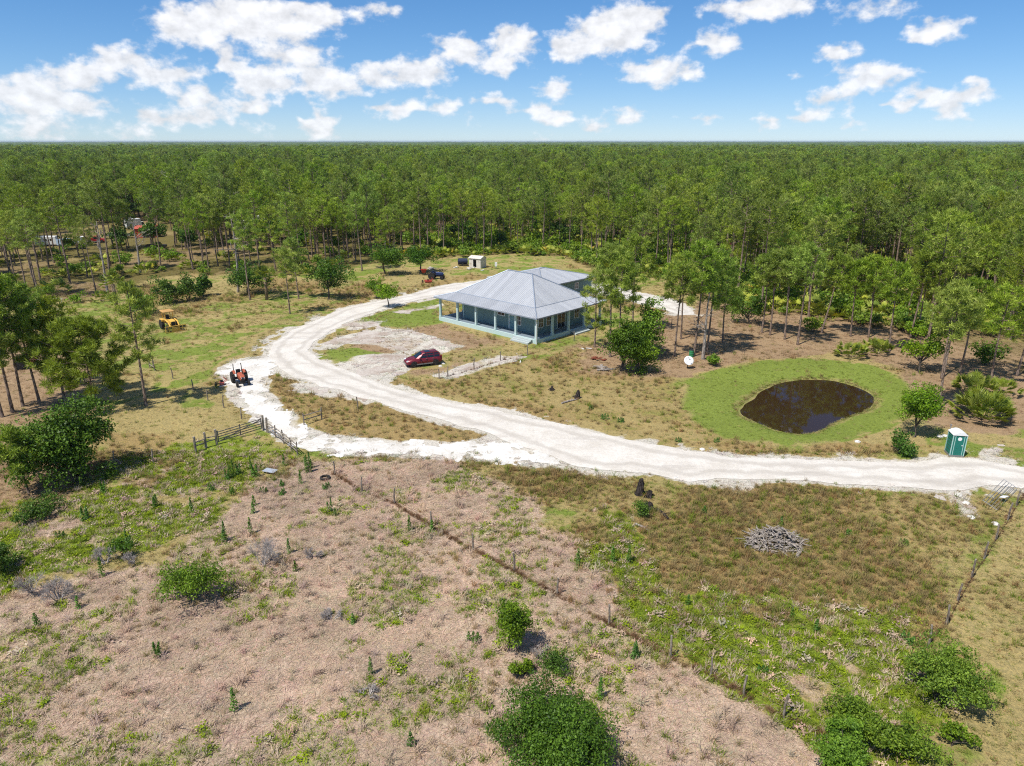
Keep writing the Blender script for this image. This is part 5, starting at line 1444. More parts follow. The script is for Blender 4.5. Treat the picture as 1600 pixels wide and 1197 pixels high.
def suv(px_c, heading, label):
    o = thing('car', label, 'car', (px_c[0], px_c[1], H1(*px_c) * 0 + .02), heading)
    st = [(-2.34, .55, .70, .86, .70), (-2.28, .40, .80, 1.02, .76), (-1.95, .30, .89, 1.06, .83), (-1.0, .27, .92, 1.06, .86), (.2, .27, .92, 1.05, .86), (1.0, .27, .92, 1.04, .85), (1.55, .28, .90, .97, .80), (2.05, .32, .84, .86, .72), (2.30, .38, .74, .72, .62), (2.38, .48, .66, .62, .55)]
    mb = MB(); rings = []
    for x, zb, w, zt, wt in st:
        zm = zb + (zt - zb) * .55
        rings.append([(x, -w * .92, zb), (x, -w, zb + .08), (x, -w, zm), (x, -wt, zt), (x, -wt * .5, zt + .03), (x, wt * .5, zt + .03), (x, wt, zt), (x, w, zm), (x, w, zb + .08), (x, w * .92, zb)])
    mb.loft(rings); part('body', mb.mesh('car_body', M_RED, True), o)
    def gr(z, x0, x1, w): return [(x0, -w, z), (x0 + .1, -w * 1.0, z), (x1 - .25, -w, z), (x1, -w * .8, z), (x1, w * .8, z), (x1 - .25, w, z), (x0 + .1, w, z), (x0, w, z)]
    mb = MB(); mb.loft([gr(1.03, -2.2, 1.08, .84), gr(1.40, -2.02, .52, .74), gr(1.64, -1.85, .12, .64), gr(1.69, -1.7, -.05, .52)]); part('cabin', mb.mesh('car_cabin', M_RED), o)
    g = MB(); 
    def q(*p): g.add(p, [(0, 1, 2, 3)] if len(p) == 4 else [(0, 1, 2)])
    g = MB(); q((1.06, -.62, 1.075), (1.06, .62, 1.075), (.20, .50, 1.62), (.20, -.50, 1.62)); g2 = g
    part('windshield', MB().add([(p[0] + .02, p[1], p[2] + .012) for p in g.v], [(0, 1, 2, 3)]).mesh('windshield', M_CGLASS), o)
    for s in (-1, 1):
        for (xa, xb, xc, xd) in ((.66, -.28, -.32, .12), (-.36, -1.20, -1.20, -.38), (-1.28, -1.98, -1.82, -1.28)):
            m = MB().add([(xa, s * .842, 1.08), (xb, s * .842, 1.08), (xc, s * .672, 1.60), (xd, s * .672, 1.60)], [(0, 1, 2, 3)]); part('side_window', m.mesh('side_window', M_CGLASS), o)
        m = MB(); m.box((2.14, s * .58, .78), (.26, .30, .13), -s * .5, 0, .35); part('headlight', m.mesh('headlight', M_LENS), o)
        m = MB(); m.box((-2.27, s * .70, 1.02), (.10, .14, .34)); part('tail_light', m.mesh('tail_light', M_TAIL), o)
        m = MB(); m.box((.62, s * .98, 1.10), (.16, .2, .14)); part('mirror', m.mesh('mirror', M_RED), o)
        m = MB(); m.tube([(-1.7, s * .56, 1.70), (-1.6, s * .56, 1.75), (-.2, s * .56, 1.74), (-.1, s * .56, 1.68)], .022, 5); part('roof_rail', m.mesh('roof_rail', M_BLACK), o)
        m = MB(); m.box((0, s * .93, .33), (2.1, .06, .13)); part('sill_trim', m.mesh('sill_trim', M_GREYP), o)
        for x in (-.35, .66): m = MB(); m.box((x, s * .925, .72), (.012, .012, .6)); part('door_seam', m.mesh('door_seam', M_BLACK), o)
        for x in (-.2, -1.1): m = MB(); m.box((x, s * .92, .93), (.2, .05, .04)); part('door_handle', m.mesh('door_handle', M_GREYP), o)
        for x in (-1.42, 1.40):
            m = MB(); m.ring((x, s * .80, .36), (0, s, 0), [(0, .42), (.126, .42)], 18); part('wheel_arch', m.mesh('wheel_arch', M_BLACK), o)
            wheel(o, (x, s * .83, .34), .34, .23, s)
    m = MB(); m.box((-.55, 0, 1.70), (.7, .72, .02)); part('sunroof', m.mesh('sunroof', M_CGLASS), o)
    m = MB(); m.box((2.36, 0, .42), (.12, 1.3, .16)); part('bumper', m.mesh('bumper', M_GREYP), o)
    m = MB(); m.box((2.32, 0, .62), (.10, .74, .12)); part('grille', m.mesh('grille', M_BLACK), o)
    m = MB().add([(-2.26, -.60, 1.10), (-2.26, .60, 1.10), (-1.95, .52, 1.58), (-1.95, -.52, 1.58)], [(0, 1, 2, 3)]); part('rear_window', MB().add([(p[0] - .05, p[1], p[2]) for p in m.v], [(0, 1, 2, 3)]).mesh('rear_window', M_CGLASS), o)
suv((-11.35, 86.7), math.radians(203), 'dark red sport utility car parked on the sandy yard')
def tractor(loc, heading, label, paint, rim, rops=True, k=1.0):
    o = thing('tractor', label, 'tractor', (loc[0], loc[1], H1(*loc) + .0), heading, None, None, k)
    m = MB(); m.loft([[(.1, -.28, .75), (.1, .28, .75), (.1, .30, 1.18), (.1, .2, 1.28), (.1, -.2, 1.28), (.1, -.30, 1.18)], [(1.25, -.26, .75), (1.25, .26, .75), (1.25, .27, 1.12), (1.25, .18, 1.2), (1.25, -.18, 1.2), (1.25, -.27, 1.12)], [(1.42, -.2, .8), (1.42, .2, .8), (1.42, .22, 1.02), (1.42, .15, 1.1), (1.42, -.15, 1.1), (1.42, -.22, 1.02)]])
    part('hood', m.mesh('hood', paint), o)
    m = MB(); m.box((.75, 0, .62), (1.35, .34, .34)); m.box((-.35, 0, .62), (1.0, .40, .44)); m.box((1.30, 0, .55), (.25, .5, .25)); part('chassis', m.mesh('chassis', M_IRON), o)
    m = MB(); m.box((1.44, 0, .92), (.05, .3, .26)); part('grille', m.mesh('grille', M_BLACK), o)
    for s in (-1, 1):
        m = MB(); m.ring((1.45, s * .14, 1.02), (1, 0, 0), [(0, .055), (.04, .06)], 10); part('headlight', m.mesh('headlight', M_LENS), o)
        m = MB(); r = .72
        prof = [(-.62 + r * math.cos(a), .62 + r * math.sin(a)) for a in np.linspace(.75, 2.5, 8)]
        m.loft([[(x, s * .38, z), (x, s * .64, z), (x + .02, s * .64, z + .03), (x + .02, s * .38, z + .03)] for x, z in prof]); part('fender', m.mesh('fender', paint), o)
        wheel(o, (-.62, s * .66, .62), .62, .34, s, rim, 18); wheel(o, (1.2, s * .60, .33), .33, .20, s, rim, 14)
        if rops: m = MB(); m.tube([(-.95, s * .42, .7), (-.95, s * .42, 1.75), (-.98, s * .40, 2.0)], .045, 6); part('roll_bar_post', m.mesh('roll_bar_post', M_IRON), o)
    m = MB(); m.tube([(1.2, -.58, .35), (1.2, .58, .35)], .06, 6); part('front_axle', m.mesh('front_axle', M_IRON), o)
    m = MB(); m.box((-.55, 0, .98), (.46, .48, .12)); m.box((-.78, 0, 1.2), (.1, .46, .4), 0, 0, -.2); part('seat', m.mesh('seat', M_BLACK), o)
    m = MB(); m.tube([(.0, 0, 1.1), (-.18, 0, 1.38)], .025, 6); m.ring((-.19, 0, 1.39), (-.55, 0, .83), [(-.015, .19), (.015, .2), (.02, .17)], 14); part('steering_wheel', m.mesh('steering_wheel', M_BLACK), o)
    m = MB(); m.tube([(.75, .16, 1.2), (.75, .16, 1.72), (.70, .16, 1.80)], .035, 6); part('exhaust_pipe', m.mesh('exhaust_pipe', M_IRON), o)
    m = MB(); m.box((-.3, 0, .55), (.8, 1.0, .05)); part('foot_plate', m.mesh('foot_plate', M_IRON), o)
    return o
x, y = G(375, 600); t1 = tractor((x, y + .3), math.radians(-58), 'old orange tractor parked on the white shell track', M_ORANGE, M_STEEL, True, 1.08)
def implement(px, py, heading, label, paint, L, W):
    """mower deck on skids with gearbox and hitch"""
    x, y = G(px, py); o = thing('mower_deck', label, 'mower', (x, y, H1(x, y)), heading)
    m = MB(); m.loft([[(-L / 2, -W / 2, .12), (L / 2, -W / 2 + .15, .12), (L / 2, W / 2 - .15, .12), (-L / 2, W / 2, .12)], [(-L / 2, -W / 2, .34), (L / 2, -W / 2 + .15, .34), (L / 2, W / 2 - .15, .34), (-L / 2, W / 2, .34)]]); part('deck', m.mesh('deck', paint), o)
    m = MB(); m.box((0, 0, .46), (.3, .3, .24)); part('gearbox', m.mesh('gearbox', M_IRON), o)
    for s in (-1, 1):
        m = MB(); m.tube([(L / 2 - .1, s * .3, .3), (L / 2 + .35, s * .22, .55), (L / 2 - .05, 0, .95)], .04, 5); part('hitch_arm', m.mesh('hitch_arm', paint), o)
        m = MB(); m.tube([(-L / 2, s * W * .35, .3), (-L / 2 - .35, s * W * .35, .35), (-L / 2 - .4, s * W * .35, .2)], .03, 5); part('wheel_arm', m.mesh('wheel_arm', M_IRON), o)
        wheel(o, (-L / 2 - .4, s * W * .35, .16), .16, .1, s)
    return o
implement(347, 601, math.radians(20), 'small red mower behind the orange tractor', plain('faded_pink_red', srgb(186, 96, 88, .8), .6), .5, 1.0)
x, y = G(681, 436); tractor((x, y), math.radians(-8), 'dark blue tractor parked beyond the drive by the oaks', M_BLUE, M_GREYP, False, 1.15)
implement(669, 441, math.radians(10), 'wide red mower deck in front of the blue tractor', M_MRED, 1.4, 2.0)
x, y = G(662, 430); o = thing('seed_hopper', 'red hopper implement standing behind the blue tractor', 'implement', (x, y, 0), .2)
m = MB(); m.loft([[(-.3, -.4, .5), (.3, -.4, .5), (.3, .4, .5), (-.3, .4, .5)], [(-.6, -.8, 1.25), (.6, -.8, 1.25), (.6, .8, 1.25), (-.6, .8, 1.25)]]); part('hopper', m.mesh('hopper', M_MRED), o)
for sx in (-1, 1):
    for sy in (-1, 1): m = MB(); m.tube([(sx * .3, sy * .4, 0), (sx * .32, sy * .42, .6)], .04, 5); part('leg', m.mesh('leg', M_IRON), o)
def loader():
    x, y = G(264, 515)
    o = thing('loader', 'yellow loader with canopy and wide front frame in the left pasture', 'loader', (x, y + .6, 0), math.radians(-48))
    m = MB(); m.loft([[(-.9, -.42, .8), (-.9, .42, .8), (-.9, .42, 1.3), (-.9, -.42, 1.3)], [(.5, -.42, .8), (.5, .42, .8), (.5, .40, 1.55), (.5, -.40, 1.55)], [(1.7, -.38, .8), (1.7, .38, .8), (1.7, .34, 1.42), (1.7, -.34, 1.42)]]); part('engine_cover', m.mesh('engine_cover', M_YELLOW), o)
    m = MB(); m.box((.3, 0, .72), (2.8, .5, .36)); part('chassis', m.mesh('chassis', M_IRON), o)
    for s in (-1, 1):
        wheel(o, (-.7, s * .95, .72), .72, .46, s, M_YELLOW, 18); wheel(o, (1.45, s * .85, .45), .45, .3, s, M_YELLOW, 14)
        m = MB(); m.box((-.7, s * .86, 1.46), (1.1, .5, .06)); m.box((-.15, s * .86, 1.2), (.06, .5, .5), 0, 0, .3); part('fender', m.mesh('fender', M_YELLOW), o)
        for xx in (-1.25, .05): m = MB(); m.box((xx, s * .55, 1.95), (.09, .09, 1.3)); part('canopy_post', m.mesh('canopy_post', M_YELLOW), o)
        m = MB(); m.tube([(.2, s * .66, 1.5), (1.7, s * .66, 1.35), (2.3, s * .62, .75)], .11, 6); part('lift_arm', m.mesh('lift_arm', M_YELLOW), o)
        m = MB(); m.tube([(.5, s * .66, .95), (1.6, s * .66, 1.25)], .06, 6); part('lift_cylinder', m.mesh('lift_cylinder', M_STEEL), o)
    m = MB(); m.loft([[(-1.55, -.8, 2.6), (.35, -.8, 2.6), (.35, .8, 2.6), (-1.55, .8, 2.6)], [(-1.55, -.8, 2.68), (.35, -.8, 2.68), (.35, .8, 2.68), (-1.55, .8, 2.68)], [(-1.4, -.65, 2.75), (.2, -.65, 2.75), (.2, .65, 2.75), (-1.4, .65, 2.75)]]); part('canopy', m.mesh('canopy', plain('faded_canopy', srgb(206, 160, 96, .8), .7)), o)
    m = MB(); m.box((-.6, 0, 1.5), (.5, .5, .14)); m.box((-.85, 0, 1.78), (.12, .5, .5)); part('seat', m.mesh('seat', M_BLACK), o)
    m = MB(); m.tube([(.1, 0, 1.5), (-.1, 0, 1.85)], .03, 6); m.ring((-.11, 0, 1.87), (-.5, 0, .8), [(-.02, .2), (.02, .21)], 12); part('steering_wheel', m.mesh('steering_wheel', M_BLACK), o)
    m = MB(); m.ring((1.72, 0, 1.1), (1, 0, 0), [(0, .3), (.05, .3)], 14); part('radiator_guard', m.mesh('radiator_guard', M_BLACK), o)
    # wide front frame with square openings
    f = MB()
    for zz in (.06, .48, .90): f.box((2.55, 0, zz), (.10, 3.0, .10))
    for yy in (-1.45, -.98, -.5, .5, .98, 1.45): f.box((2.55, yy, .48), (.09, .09, .86))
    f.box((2.5, 0, .40), (.08, .9, .6)); part('front_frame', f.mesh('front_frame', M_YELLOW), o)
loader()

# ------------------------------------------------------------------ small buildings and yard things
M_SHED = plain('cream_shed_siding', srgb(226, 218, 206, .85), .7, 0, .12, 1.5, dirt=srgb(170, 150, 130, .8))
M_SHEDB = plain('brown_shed_siding', srgb(166, 124, 106, .8), .8, 0, .2, 1.5)
def shed():
    x, y = G(746, 419); o = thing('shed', 'small cream and brown shed with open dark doorway near the wood edge', 'shed', (x, y + 1.4, 0), math.radians(-28))
    m = MB(); m.box((0, 0, .04), (3.1, 2.6, .12)); part('floor', m.mesh('shed_floor', M_SHED), o)
    for nm, c, d, mt in (('front_wall', (-.95, -1.25, 1.1), (1.1, .06, 2.0), M_SHED), ('front_wall', (.95, -1.25, 1.1), (1.1, .06, 2.0), M_SHED), ('front_wall', (0, -1.25, 1.95), (.8, .06, .3), M_SHED), ('back_wall', (0, 1.25, 1.1), (3, .06, 2.0), M_SHED), ('side_wall', (1.5, 0, 1.1), (.06, 2.44, 2.0), M_SHED), ('side_wall', (-1.5, 0, 1.1), (.06, 2.44, 2.0), M_SHEDB)):
        m = MB(); m.box(c, d); part(nm, m.mesh(nm, mt), o)
    m = MB(); m.box((-.35, -1.45, 1.0), (.05, .5, 1.8), .5); part('door', m.mesh('shed_door', M_WHITE), o)
    m = MB(); m.loft([[(-1.65, -1.45, 2.08), (-1.65, 0, 2.55), (-1.65, 1.45, 2.08), (-1.65, 1.45, 2.14), (-1.65, 0, 2.62), (-1.65, -1.45, 2.14)], [(1.65, -1.45, 2.08), (1.65, 0, 2.55), (1.65, 1.45, 2.08), (1.65, 1.45, 2.14), (1.65, 0, 2.62), (1.65, -1.45, 2.14)]]); part('roof', m.mesh('shed_roof', M_SHED), o)
    for s in (-1, 1): m = MB(); m.add([(s * 1.49, -1.22, 2.08), (s * 1.49, 1.22, 2.08), (s * 1.49, 0, 2.5), (s * 1.43, -1.22, 2.08), (s * 1.43, 1.22, 2.08), (s * 1.43, 0, 2.5)], [(0, 1, 2), (5, 4, 3), (0, 2, 5, 3), (1, 4, 5, 2)]); part('gable', m.mesh('gable', M_SHEDB if s < 0 else M_SHED), o)
shed()
x, y = G(723, 415); o = thing('water_tank', 'dark blue covered tank trailer left of the shed', 'tank', (x, y, 0), .1)
m = MB(); m.ring((0, 0, 1.0), (1, 0, 0), [(-1.1, .35), (-1.0, .68), (1.0, .68), (1.1, .35)], 16); part('tank', m.mesh('tank', plain('navy_tarp', srgb(34, 44, 74, .8), .5)), o)
m = MB(); m.box((0, 0, .35), (2.2, 1.1, .12)); part('frame', m.mesh('tank_frame', M_IRON), o)
for s in (-1, 1): wheel(o, (0, s * .62, .3), .3, .18, s)
m = MB(); m.ring((1.15, 0, 1.0), (1, 0, 0), [(0, .72), (.06, .72)], 18); part('end_plate', m.mesh('end_plate', M_STEEL), o)
def junk(px, py, label, w, d, h, mat, n, seed, name='scrap_pile', cat='scrap'):
    x, y = G(px, py); r = random.Random(seed); o = thing(name, label, cat, (x, y, H1(x, y)))
    for i in range(n):
        m = MB(); m.box((0, 0, 0), (w * r.uniform(.3, .7), d * r.uniform(.1, .4), .05 + h * r.uniform(.05, .15)))
        part('board', m.mesh('board', mat), o, (r.uniform(-.5, .5) * w, r.uniform(-.5, .5) * d, .06 + h * i / n * .8), (r.uniform(-.12, .12), r.uniform(-.12, .12), r.uniform(0, 6.28)))
junk(716, 418, 'white boards on the grass left of the dark tank', 1.6, 1.2, .2, M_WHITE, 4, 1)
junk(735, 421, 'pale crates and boards at the corner of the shed', 1.4, 1.0, .5, M_SHED, 6, 2)
junk(752, 423, 'white doorstep slabs in front of the shed', 1.2, .8, .12, M_WHITE, 3, 3)
junk(676, 421, 'pale rubble heap under the oaks beyond the drive', 2.0, 1.4, .5, M_SHED, 8, 4)
x, y = G(775, 420); o = thing('utility_box', 'white utility box on a post right of the shed', 'utility box', (x, y, 0))
m = MB(); m.box((0, 0, 1.0), (.5, .3, .9)); part('box', m.mesh('utility_cabinet', M_WHITE), o)
for s in (-1, 1): m = MB(); m.box((s * .16, 0, .3), (.09, .09, .6)); part('post', m.mesh('utility_post', M_GREYP), o)
x, y = G(778, 441); o = thing('propane_tank', 'small cream tank beside the house at the drive end', 'tank', (x, y, 0), .6)
m = MB(); m.ring((0, 0, .5), (1, 0, 0), [(-.7, .12), (-.6, .3), (.6, .3), (.7, .12)], 14); part('tank', m.mesh('propane', M_SHED), o)
for s in (-1, 1): m = MB(); m.box((s * .4, 0, .12), (.08, .4, .3)); part('foot', m.mesh('tank_foot', M_IRON), o)
def dish():
    x, y = G(1074, 575); o = thing('satellite_dish', 'large white satellite dish on a dark pole by the pines', 'dish', (x, y, H1(x, y)), math.radians(20), None, None, .85)
    m = MB(); m.tube([(0, 0, -.1), (0, 0, 1.0)], .06, 8); part('pole', m.mesh('dish_pole', M_IRON), o)
    ax = Vector((-.25, -.78, .58)); m = MB(); m.ring((0, -.15, 1.15), ax, [(0, .05), (.03, .3), (.10, .55), (.17, .70), (.19, .70), (.12, .54), (.05, .3), (.03, .05)], 24); part('reflector', m.mesh('reflector', M_WHITE, True), o)
    f = Vector((0, -.15, 1.15)) + ax.normalized() * .75
    for k in range(3):
        a = k * 2.09; u = ax.cross(Vector((1, 0, 0))).normalized(); v = ax.cross(u).normalized(); p = Vector((0, -.15, 1.15)) + ax.normalized() * .17 + (u * math.cos(a) + v * math.sin(a)) * .66
        m = MB(); m.tube([p, f], .012, 4); part('feed_strut', m.mesh('feed_strut', M_STEEL), o)
    m = MB(); m.box(tuple(f), (.12, .14, .12)); part('feed_horn', m.mesh('feed_horn', M_GREYP), o)
dish()
x, y = G(1080, 557); o = thing('water_barrel', 'green barrel behind the satellite dish', 'barrel', (x, y, H1(x, y)))
m = MB(); m.ring((0, 0, 0), (0, 0, 1), [(0, .28), (.1, .31), (.3, .29), (.45, .32), (.6, .29), (.8, .31), (.9, .28)], 16); part('drum', m.mesh('drum', plain('green_barrel', srgb(60, 150, 96, .8), .5)), o)
m = MB(); m.ring((0, 0, .9), (0, 0, 1), [(0, .29), (.04, .27)], 16); part('lid', m.mesh('lid', M_BLACK), o)
def toilet():
    x, y = G(1494, 713); o = thing('portable_toilet', 'green portable toilet with white domed roof beside the drive', 'toilet', (x, y + .4, .03), math.radians(-10))
    gm = plain('green_toilet_plastic', srgb(22, 122, 108, .8), .45, 0, .1, 2); fm = plain('pale_green_frame', srgb(178, 214, 206, .8), .5, 0, .08, 2)
    m = MB(); m.box((0, 0, .06), (1.18, 1.18, .16)); part('base', m.mesh('base', M_GREYP), o)
    for nm, c, d in (('side_panel', (-.54, 0, 1.1), (.05, 1.0, 1.98)), ('side_panel', (.54, 0, 1.1), (.05, 1.0, 1.98)), ('back_panel', (0, .54, 1.1), (1.0, .05, 1.98)), ('front_panel', (-.46, -.53, 1.1), (.14, .05, 1.98)), ('front_panel', (.46, -.53, 1.1), (.14, .05, 1.98))):
        m = MB(); m.box(c, d)
        if nm == 'side_panel':
            for k in range(6): m.box((c[0] + (.035 if c[0] > 0 else -.035), 0, .35 + k * .3), (.02, .84, .10))
        p = part(nm, m.mesh(nm, gm), o)
    m = MB(); m.box((0, -.545, 1.06), (.72, .05, 1.86)); d = part('door', m.mesh('door', gm), o)
    m = MB()
    for k in range(5): m.box((0, -.575, .35 + k * .16), (.56, .012, .06))
    part('louvre', m.mesh('louvre', gm), d)
    m = MB(); m.ring((0, -.57, 1.72), (0, -1, 0), [(0, .17), (.015, .17)], 16); part('sign', m.mesh('sign', M_WHITE), d)
    m = MB(); m.box((.28, -.585, 1.1), (.12, .04, .05)); part('handle', m.mesh('handle', M_WHITE), d)
    for s in (-1, 1):
        for (xx, yy) in ((s * .56, -.56), (s * .56, .56)): m = MB(); m.box((xx, yy, 1.1), (.07, .07, 2.0)); part('corner_post', m.mesh('corner_post', fm), o)
        m = MB(); m.box((s * .375, -.562, 1.06), (.045, .05, 1.88)); part('door_frame', m.mesh('door_frame', fm), o)
    m = MB(); m.loft([[(x2, y2, 2.1 + .26 * math.cos(x2 / .62 * PI / 2)) for x2 in np.linspace(-.62, .62, 11)] + [(.62, y2, 2.06), (-.62, y2, 2.06)] for y2 in (-.62, .62)]); part('roof', m.mesh('roof', M_WHITE), o)
    m = MB(); m.tube([(-.45, .62, .2), (-.45, .62, 2.55)], .05, 8); m.ring((-.45, .62, 2.55), (0, 0, 1), [(0, .05), (.02, .08), (.1, .08)], 10); part('vent_pipe', m.mesh('vent_pipe', M_GREYP), o)
toilet()

# ------------------------------------------------------------------ fences and gates
def post_mesh(h, r, mat, seed):
    rr = random.Random(seed); m = MB(); m.tube([(0, 0, -.2), (rr.uniform(-.03, .03), rr.uniform(-.03, .03), h * .5), (rr.uniform(-.05, .05), rr.uniform(-.05, .05), h)], [r * 1.05, r, r * .9], 7)
    return m.mesh('fence_post', mat)
POSTS = [post_mesh(1.25 + .1 * k, .065, M_WOOD, k) for k in range(3)]
def wire_fence(pts, label, wires=(.4, .75, 1.1), posts=None, extra=0, mat=M_RUST):
    W = [G(*p) for p in pts]; o = thing('wire_fence', label, 'fence', (W[0][0], W[0][1], 0))
    for k, (x, y) in enumerate(W):
        part('post', (posts or POSTS)[k % len(posts or POSTS)], o, (x - W[0][0], y - W[0][1], H1(x, y)), (0, 0, k * 1.3))
    for z in wires:
        m = MB(); m.tube([(x - W[0][0], y - W[0][1], H1(x, y) + z) for x, y in W], .005, 4); part('wire', m.mesh('wire', mat), o)
wire_fence(FENCE_A[:-1], 'old post and wire fence running diagonally across the dry field')
wire_fence(FENCE_B, 'wire fence with dark weeds along the right side of the field')
wire_fence(FENCE_C, 'wire fence between the house yard and the rough meadow')
wire_fence(FENCE_D, 'wire fence running from the wooden gate up past the lone pine')
wire_fence(FENCE_E, 'wire fence from the wooden gate into the lush grass at left')
def rail_gate():
    a, b = Vector(G(341, 694)), Vector(G(411, 672)); d = b - a; L = d.length
    o = thing('wooden_gate', 'weathered five bar wooden gate in the left field fence', 'gate', (a.x, a.y, 0), math.atan2(d.y, d.x))
    for k, z in enumerate((.25, .48, .72, .96, 1.2)): m = MB(); m.box((L / 2, 0, z), (L - .12, .035, .08), 0, random.Random(k).uniform(-.02, .02)); part('rail', m.mesh('rail', M_WOOD), o)
    for xx in (.1, L * .5, L - .1): m = MB(); m.box((xx, .045, .74), (.1, .04, 1.15)); part('upright', m.mesh('upright', M_WOOD), o)
    m = MB(); m.box((L / 2, -.045, .72), (math.hypot(L - .3, .9), .03, .09), 0, 0, -math.atan2(.9, L - .3)); part('brace', m.mesh('brace', M_WOOD), o)
rail_gate()
GP_ = [post_mesh(1.5, .11, M_WOOD, 11)]
for px, py, lb in ((339, 694, 'thick wooden post at left end of the bar gate'), (412, 671, 'thick wooden post at right end of the bar gate'), (418, 675, 'wooden corner post beside the white track'), (322, 699, 'wooden brace post with cap left of the gate'), (306, 706, 'wooden end post left of the gate braces')):
    x, y = G(px, py); o = thing('gate_post', lb, 'post', (x, y, H1(x, y))); part('shaft', GP_[0], o)
    m = MB(); m.ring((0, 0, 1.48), (0, 0, 1), [(0, .12), (.05, .12), (.09, .04)], 8); part('cap', m.mesh('cap', M_WOOD), o)
def rail_fence(pts, label, zs, h=1.2):
    W = [G(*p) for p in pts]; o = thing('rail_fence', label, 'fence', (W[0][0], W[0][1], 0)); x0, y0 = W[0]
    for k, (x, y) in enumerate(W): part('post', POSTS[k % 3], o, (x - x0, y - y0, H1(x, y)))
    for i in range(len(W) - 1):
        for z in zs: m = MB(); m.tube([(W[i][0] - x0, W[i][1] - y0, z + H1(*W[i])), (W[i + 1][0] - x0, W[i + 1][1] - y0, z + H1(*W[i + 1]) - .05)], .05, 6); part('rail', m.mesh('rail', M_WOOD), o)
rail_fence([(419, 676), (431, 684), (443, 693), (455, 703), (465, 711)], 'sagging wooden rail fence dropping from the gate to the white track', (.45, .8, 1.1))
rail_fence([(475, 664), (503, 655)], 'short rail brace in the rough grass inside the drive loop', (.55, 1.0))
rail_fence([(306, 706), (322, 699), (339, 694)], 'two low rails left of the wooden gate', (.6, .95))
rail_fence([(234, 575), (242, 580)], 'short broken posts behind the lone pine', (.5,))
x, y = G(559, 640); o = thing('fence_post', 'single wooden post standing inside the drive loop', 'post', (x, y, H1(x, y))); part('shaft', POSTS[2], o)
x, y = G(1049, 512); o = thing('fence_post', 'single thin post between house thicket and pines', 'post', (x, y, H1(x, y))); part('shaft', POSTS[0], o)
def tube_gate():
    # galvanised field gate lying against the fence, white notice wired to it
    a = Vector(G(1588, 766)); b = Vector(G(1556, 800)); d = b - a; L = d.length
    o = thing('metal_gate', 'galvanised tube gate lying in the grass at the right fence', 'gate', (a.x, a.y, .12), math.atan2(d.y, d.x))
    o.rotation_euler = (math.radians(-22), 0, math.atan2(d.y, d.x)); Wd = 1.1
    for k in range(6): m = MB(); m.tube([(0, -k * Wd / 5, .05), (L, -k * Wd / 5, .05)], .02, 6); part('bar', m.mesh('bar', M_STEEL), o)
    for xx in (0, L / 2, L): m = MB(); m.tube([(xx, 0, .085), (xx, -Wd, .085)], .02, 6); part('upright', m.mesh('upright', M_STEEL), o)
    xg, yg = G(1570, 785); s = thing('notice_board', 'blank white notice fixed on the tube gate', 'sign', (xg - .1, yg + .1, .45), .5)
    m = MB(); m.box((0, 0, 0), (.62, .42, .02), 0, math.radians(-18)); part('board', m.mesh('notice', M_WHITE), s)
tube_gate()

# ------------------------------------------------------------------ stumps, brush, litter
def stump(px, py, h, r, label, seed, lean=.1):
    rng = np.random.default_rng(seed); x, y = G(px, py); o = thing('charred_stump', label, 'stump', (x, y, H1(x, y)))
    n = 12; rings = []
    for k, z in enumerate((-.1, .15, h * .45, h * .75)):
        rr = r * (1.5, 1.05, .85, .75)[k]; rings.append([(math.cos(a) * rr * rng.uniform(.8, 1.2) + lean * z, math.sin(a) * rr * rng.uniform(.8, 1.2), z) for a in np.linspace(0, 2 * PI, n, endpoint=False)])
    rings.append([(math.cos(a) * r * .45 + lean * h, math.sin(a) * r * .45, h * rng.uniform(.8, 1.15)) for a in np.linspace(0, 2 * PI, n, endpoint=False)])
    m = MB(); m.loft(rings); part('trunk', m.mesh('stump_trunk', M_CHAR), o)
    for k in range(4):
        a = rng.uniform(0, 6.28); m = MB(); m.tube([(math.cos(a) * r * .7, math.sin(a) * r * .7, .25), (math.cos(a) * r * 1.8, math.sin(a) * r * 1.8, .08), (math.cos(a) * r * 2.6, math.sin(a) * r * 2.6, -.08)], [r * .3, r * .2, .03], 6); part('root', m.mesh('root', M_CHAR), o)
stump(999, 772, 1.35, .32, 'tall charred stump below the drive', 1); stump(1014, 776, .6, .25, 'low charred stump beside the tall one', 2); stump(1012, 795, .6, .38, 'broken charred stump below the tall one', 3)
stump(902, 622, .9, .28, 'charred stump in the rough meadow above the drive', 4); stump(862, 610, .5, .2, 'small black stump left of the meadow stump', 5)
def log_thing(px, py, L, r, rz, mat, label):
    x, y = G(px, py); o = thing('fallen_log', label, 'log', (x, y, H1(x, y) + r * .8), rz)
    m = MB(); m.tube([(-L / 2, 0, 0), (0, .05, .03), (L / 2, 0, 0)], [r, r * .95, r * .7], 8); part('trunk', m.mesh('log', mat), o)
    m = MB(); m.tube([(L * .1, 0, r * .5), (L * .25, .25, r * 2.2)], [r * .4, r * .15], 5); part('branch_stub', m.mesh('stub', mat), o)
log_thing(1003, 826, 1.3, .09, -.9, M_GREY, 'grey log lying below the charred stumps'); log_thing(1035, 805, 1.6, .12, -1.2, M_CHAR, 'black log half hidden in lush grass'); log_thing(890, 628, 2.2, .1, .6, M_GREY, 'pale log beside the meadow stump')
log_thing(1248, 868, .9, .13, .9, M_GREY, 'pale log end in front of the brush pile')
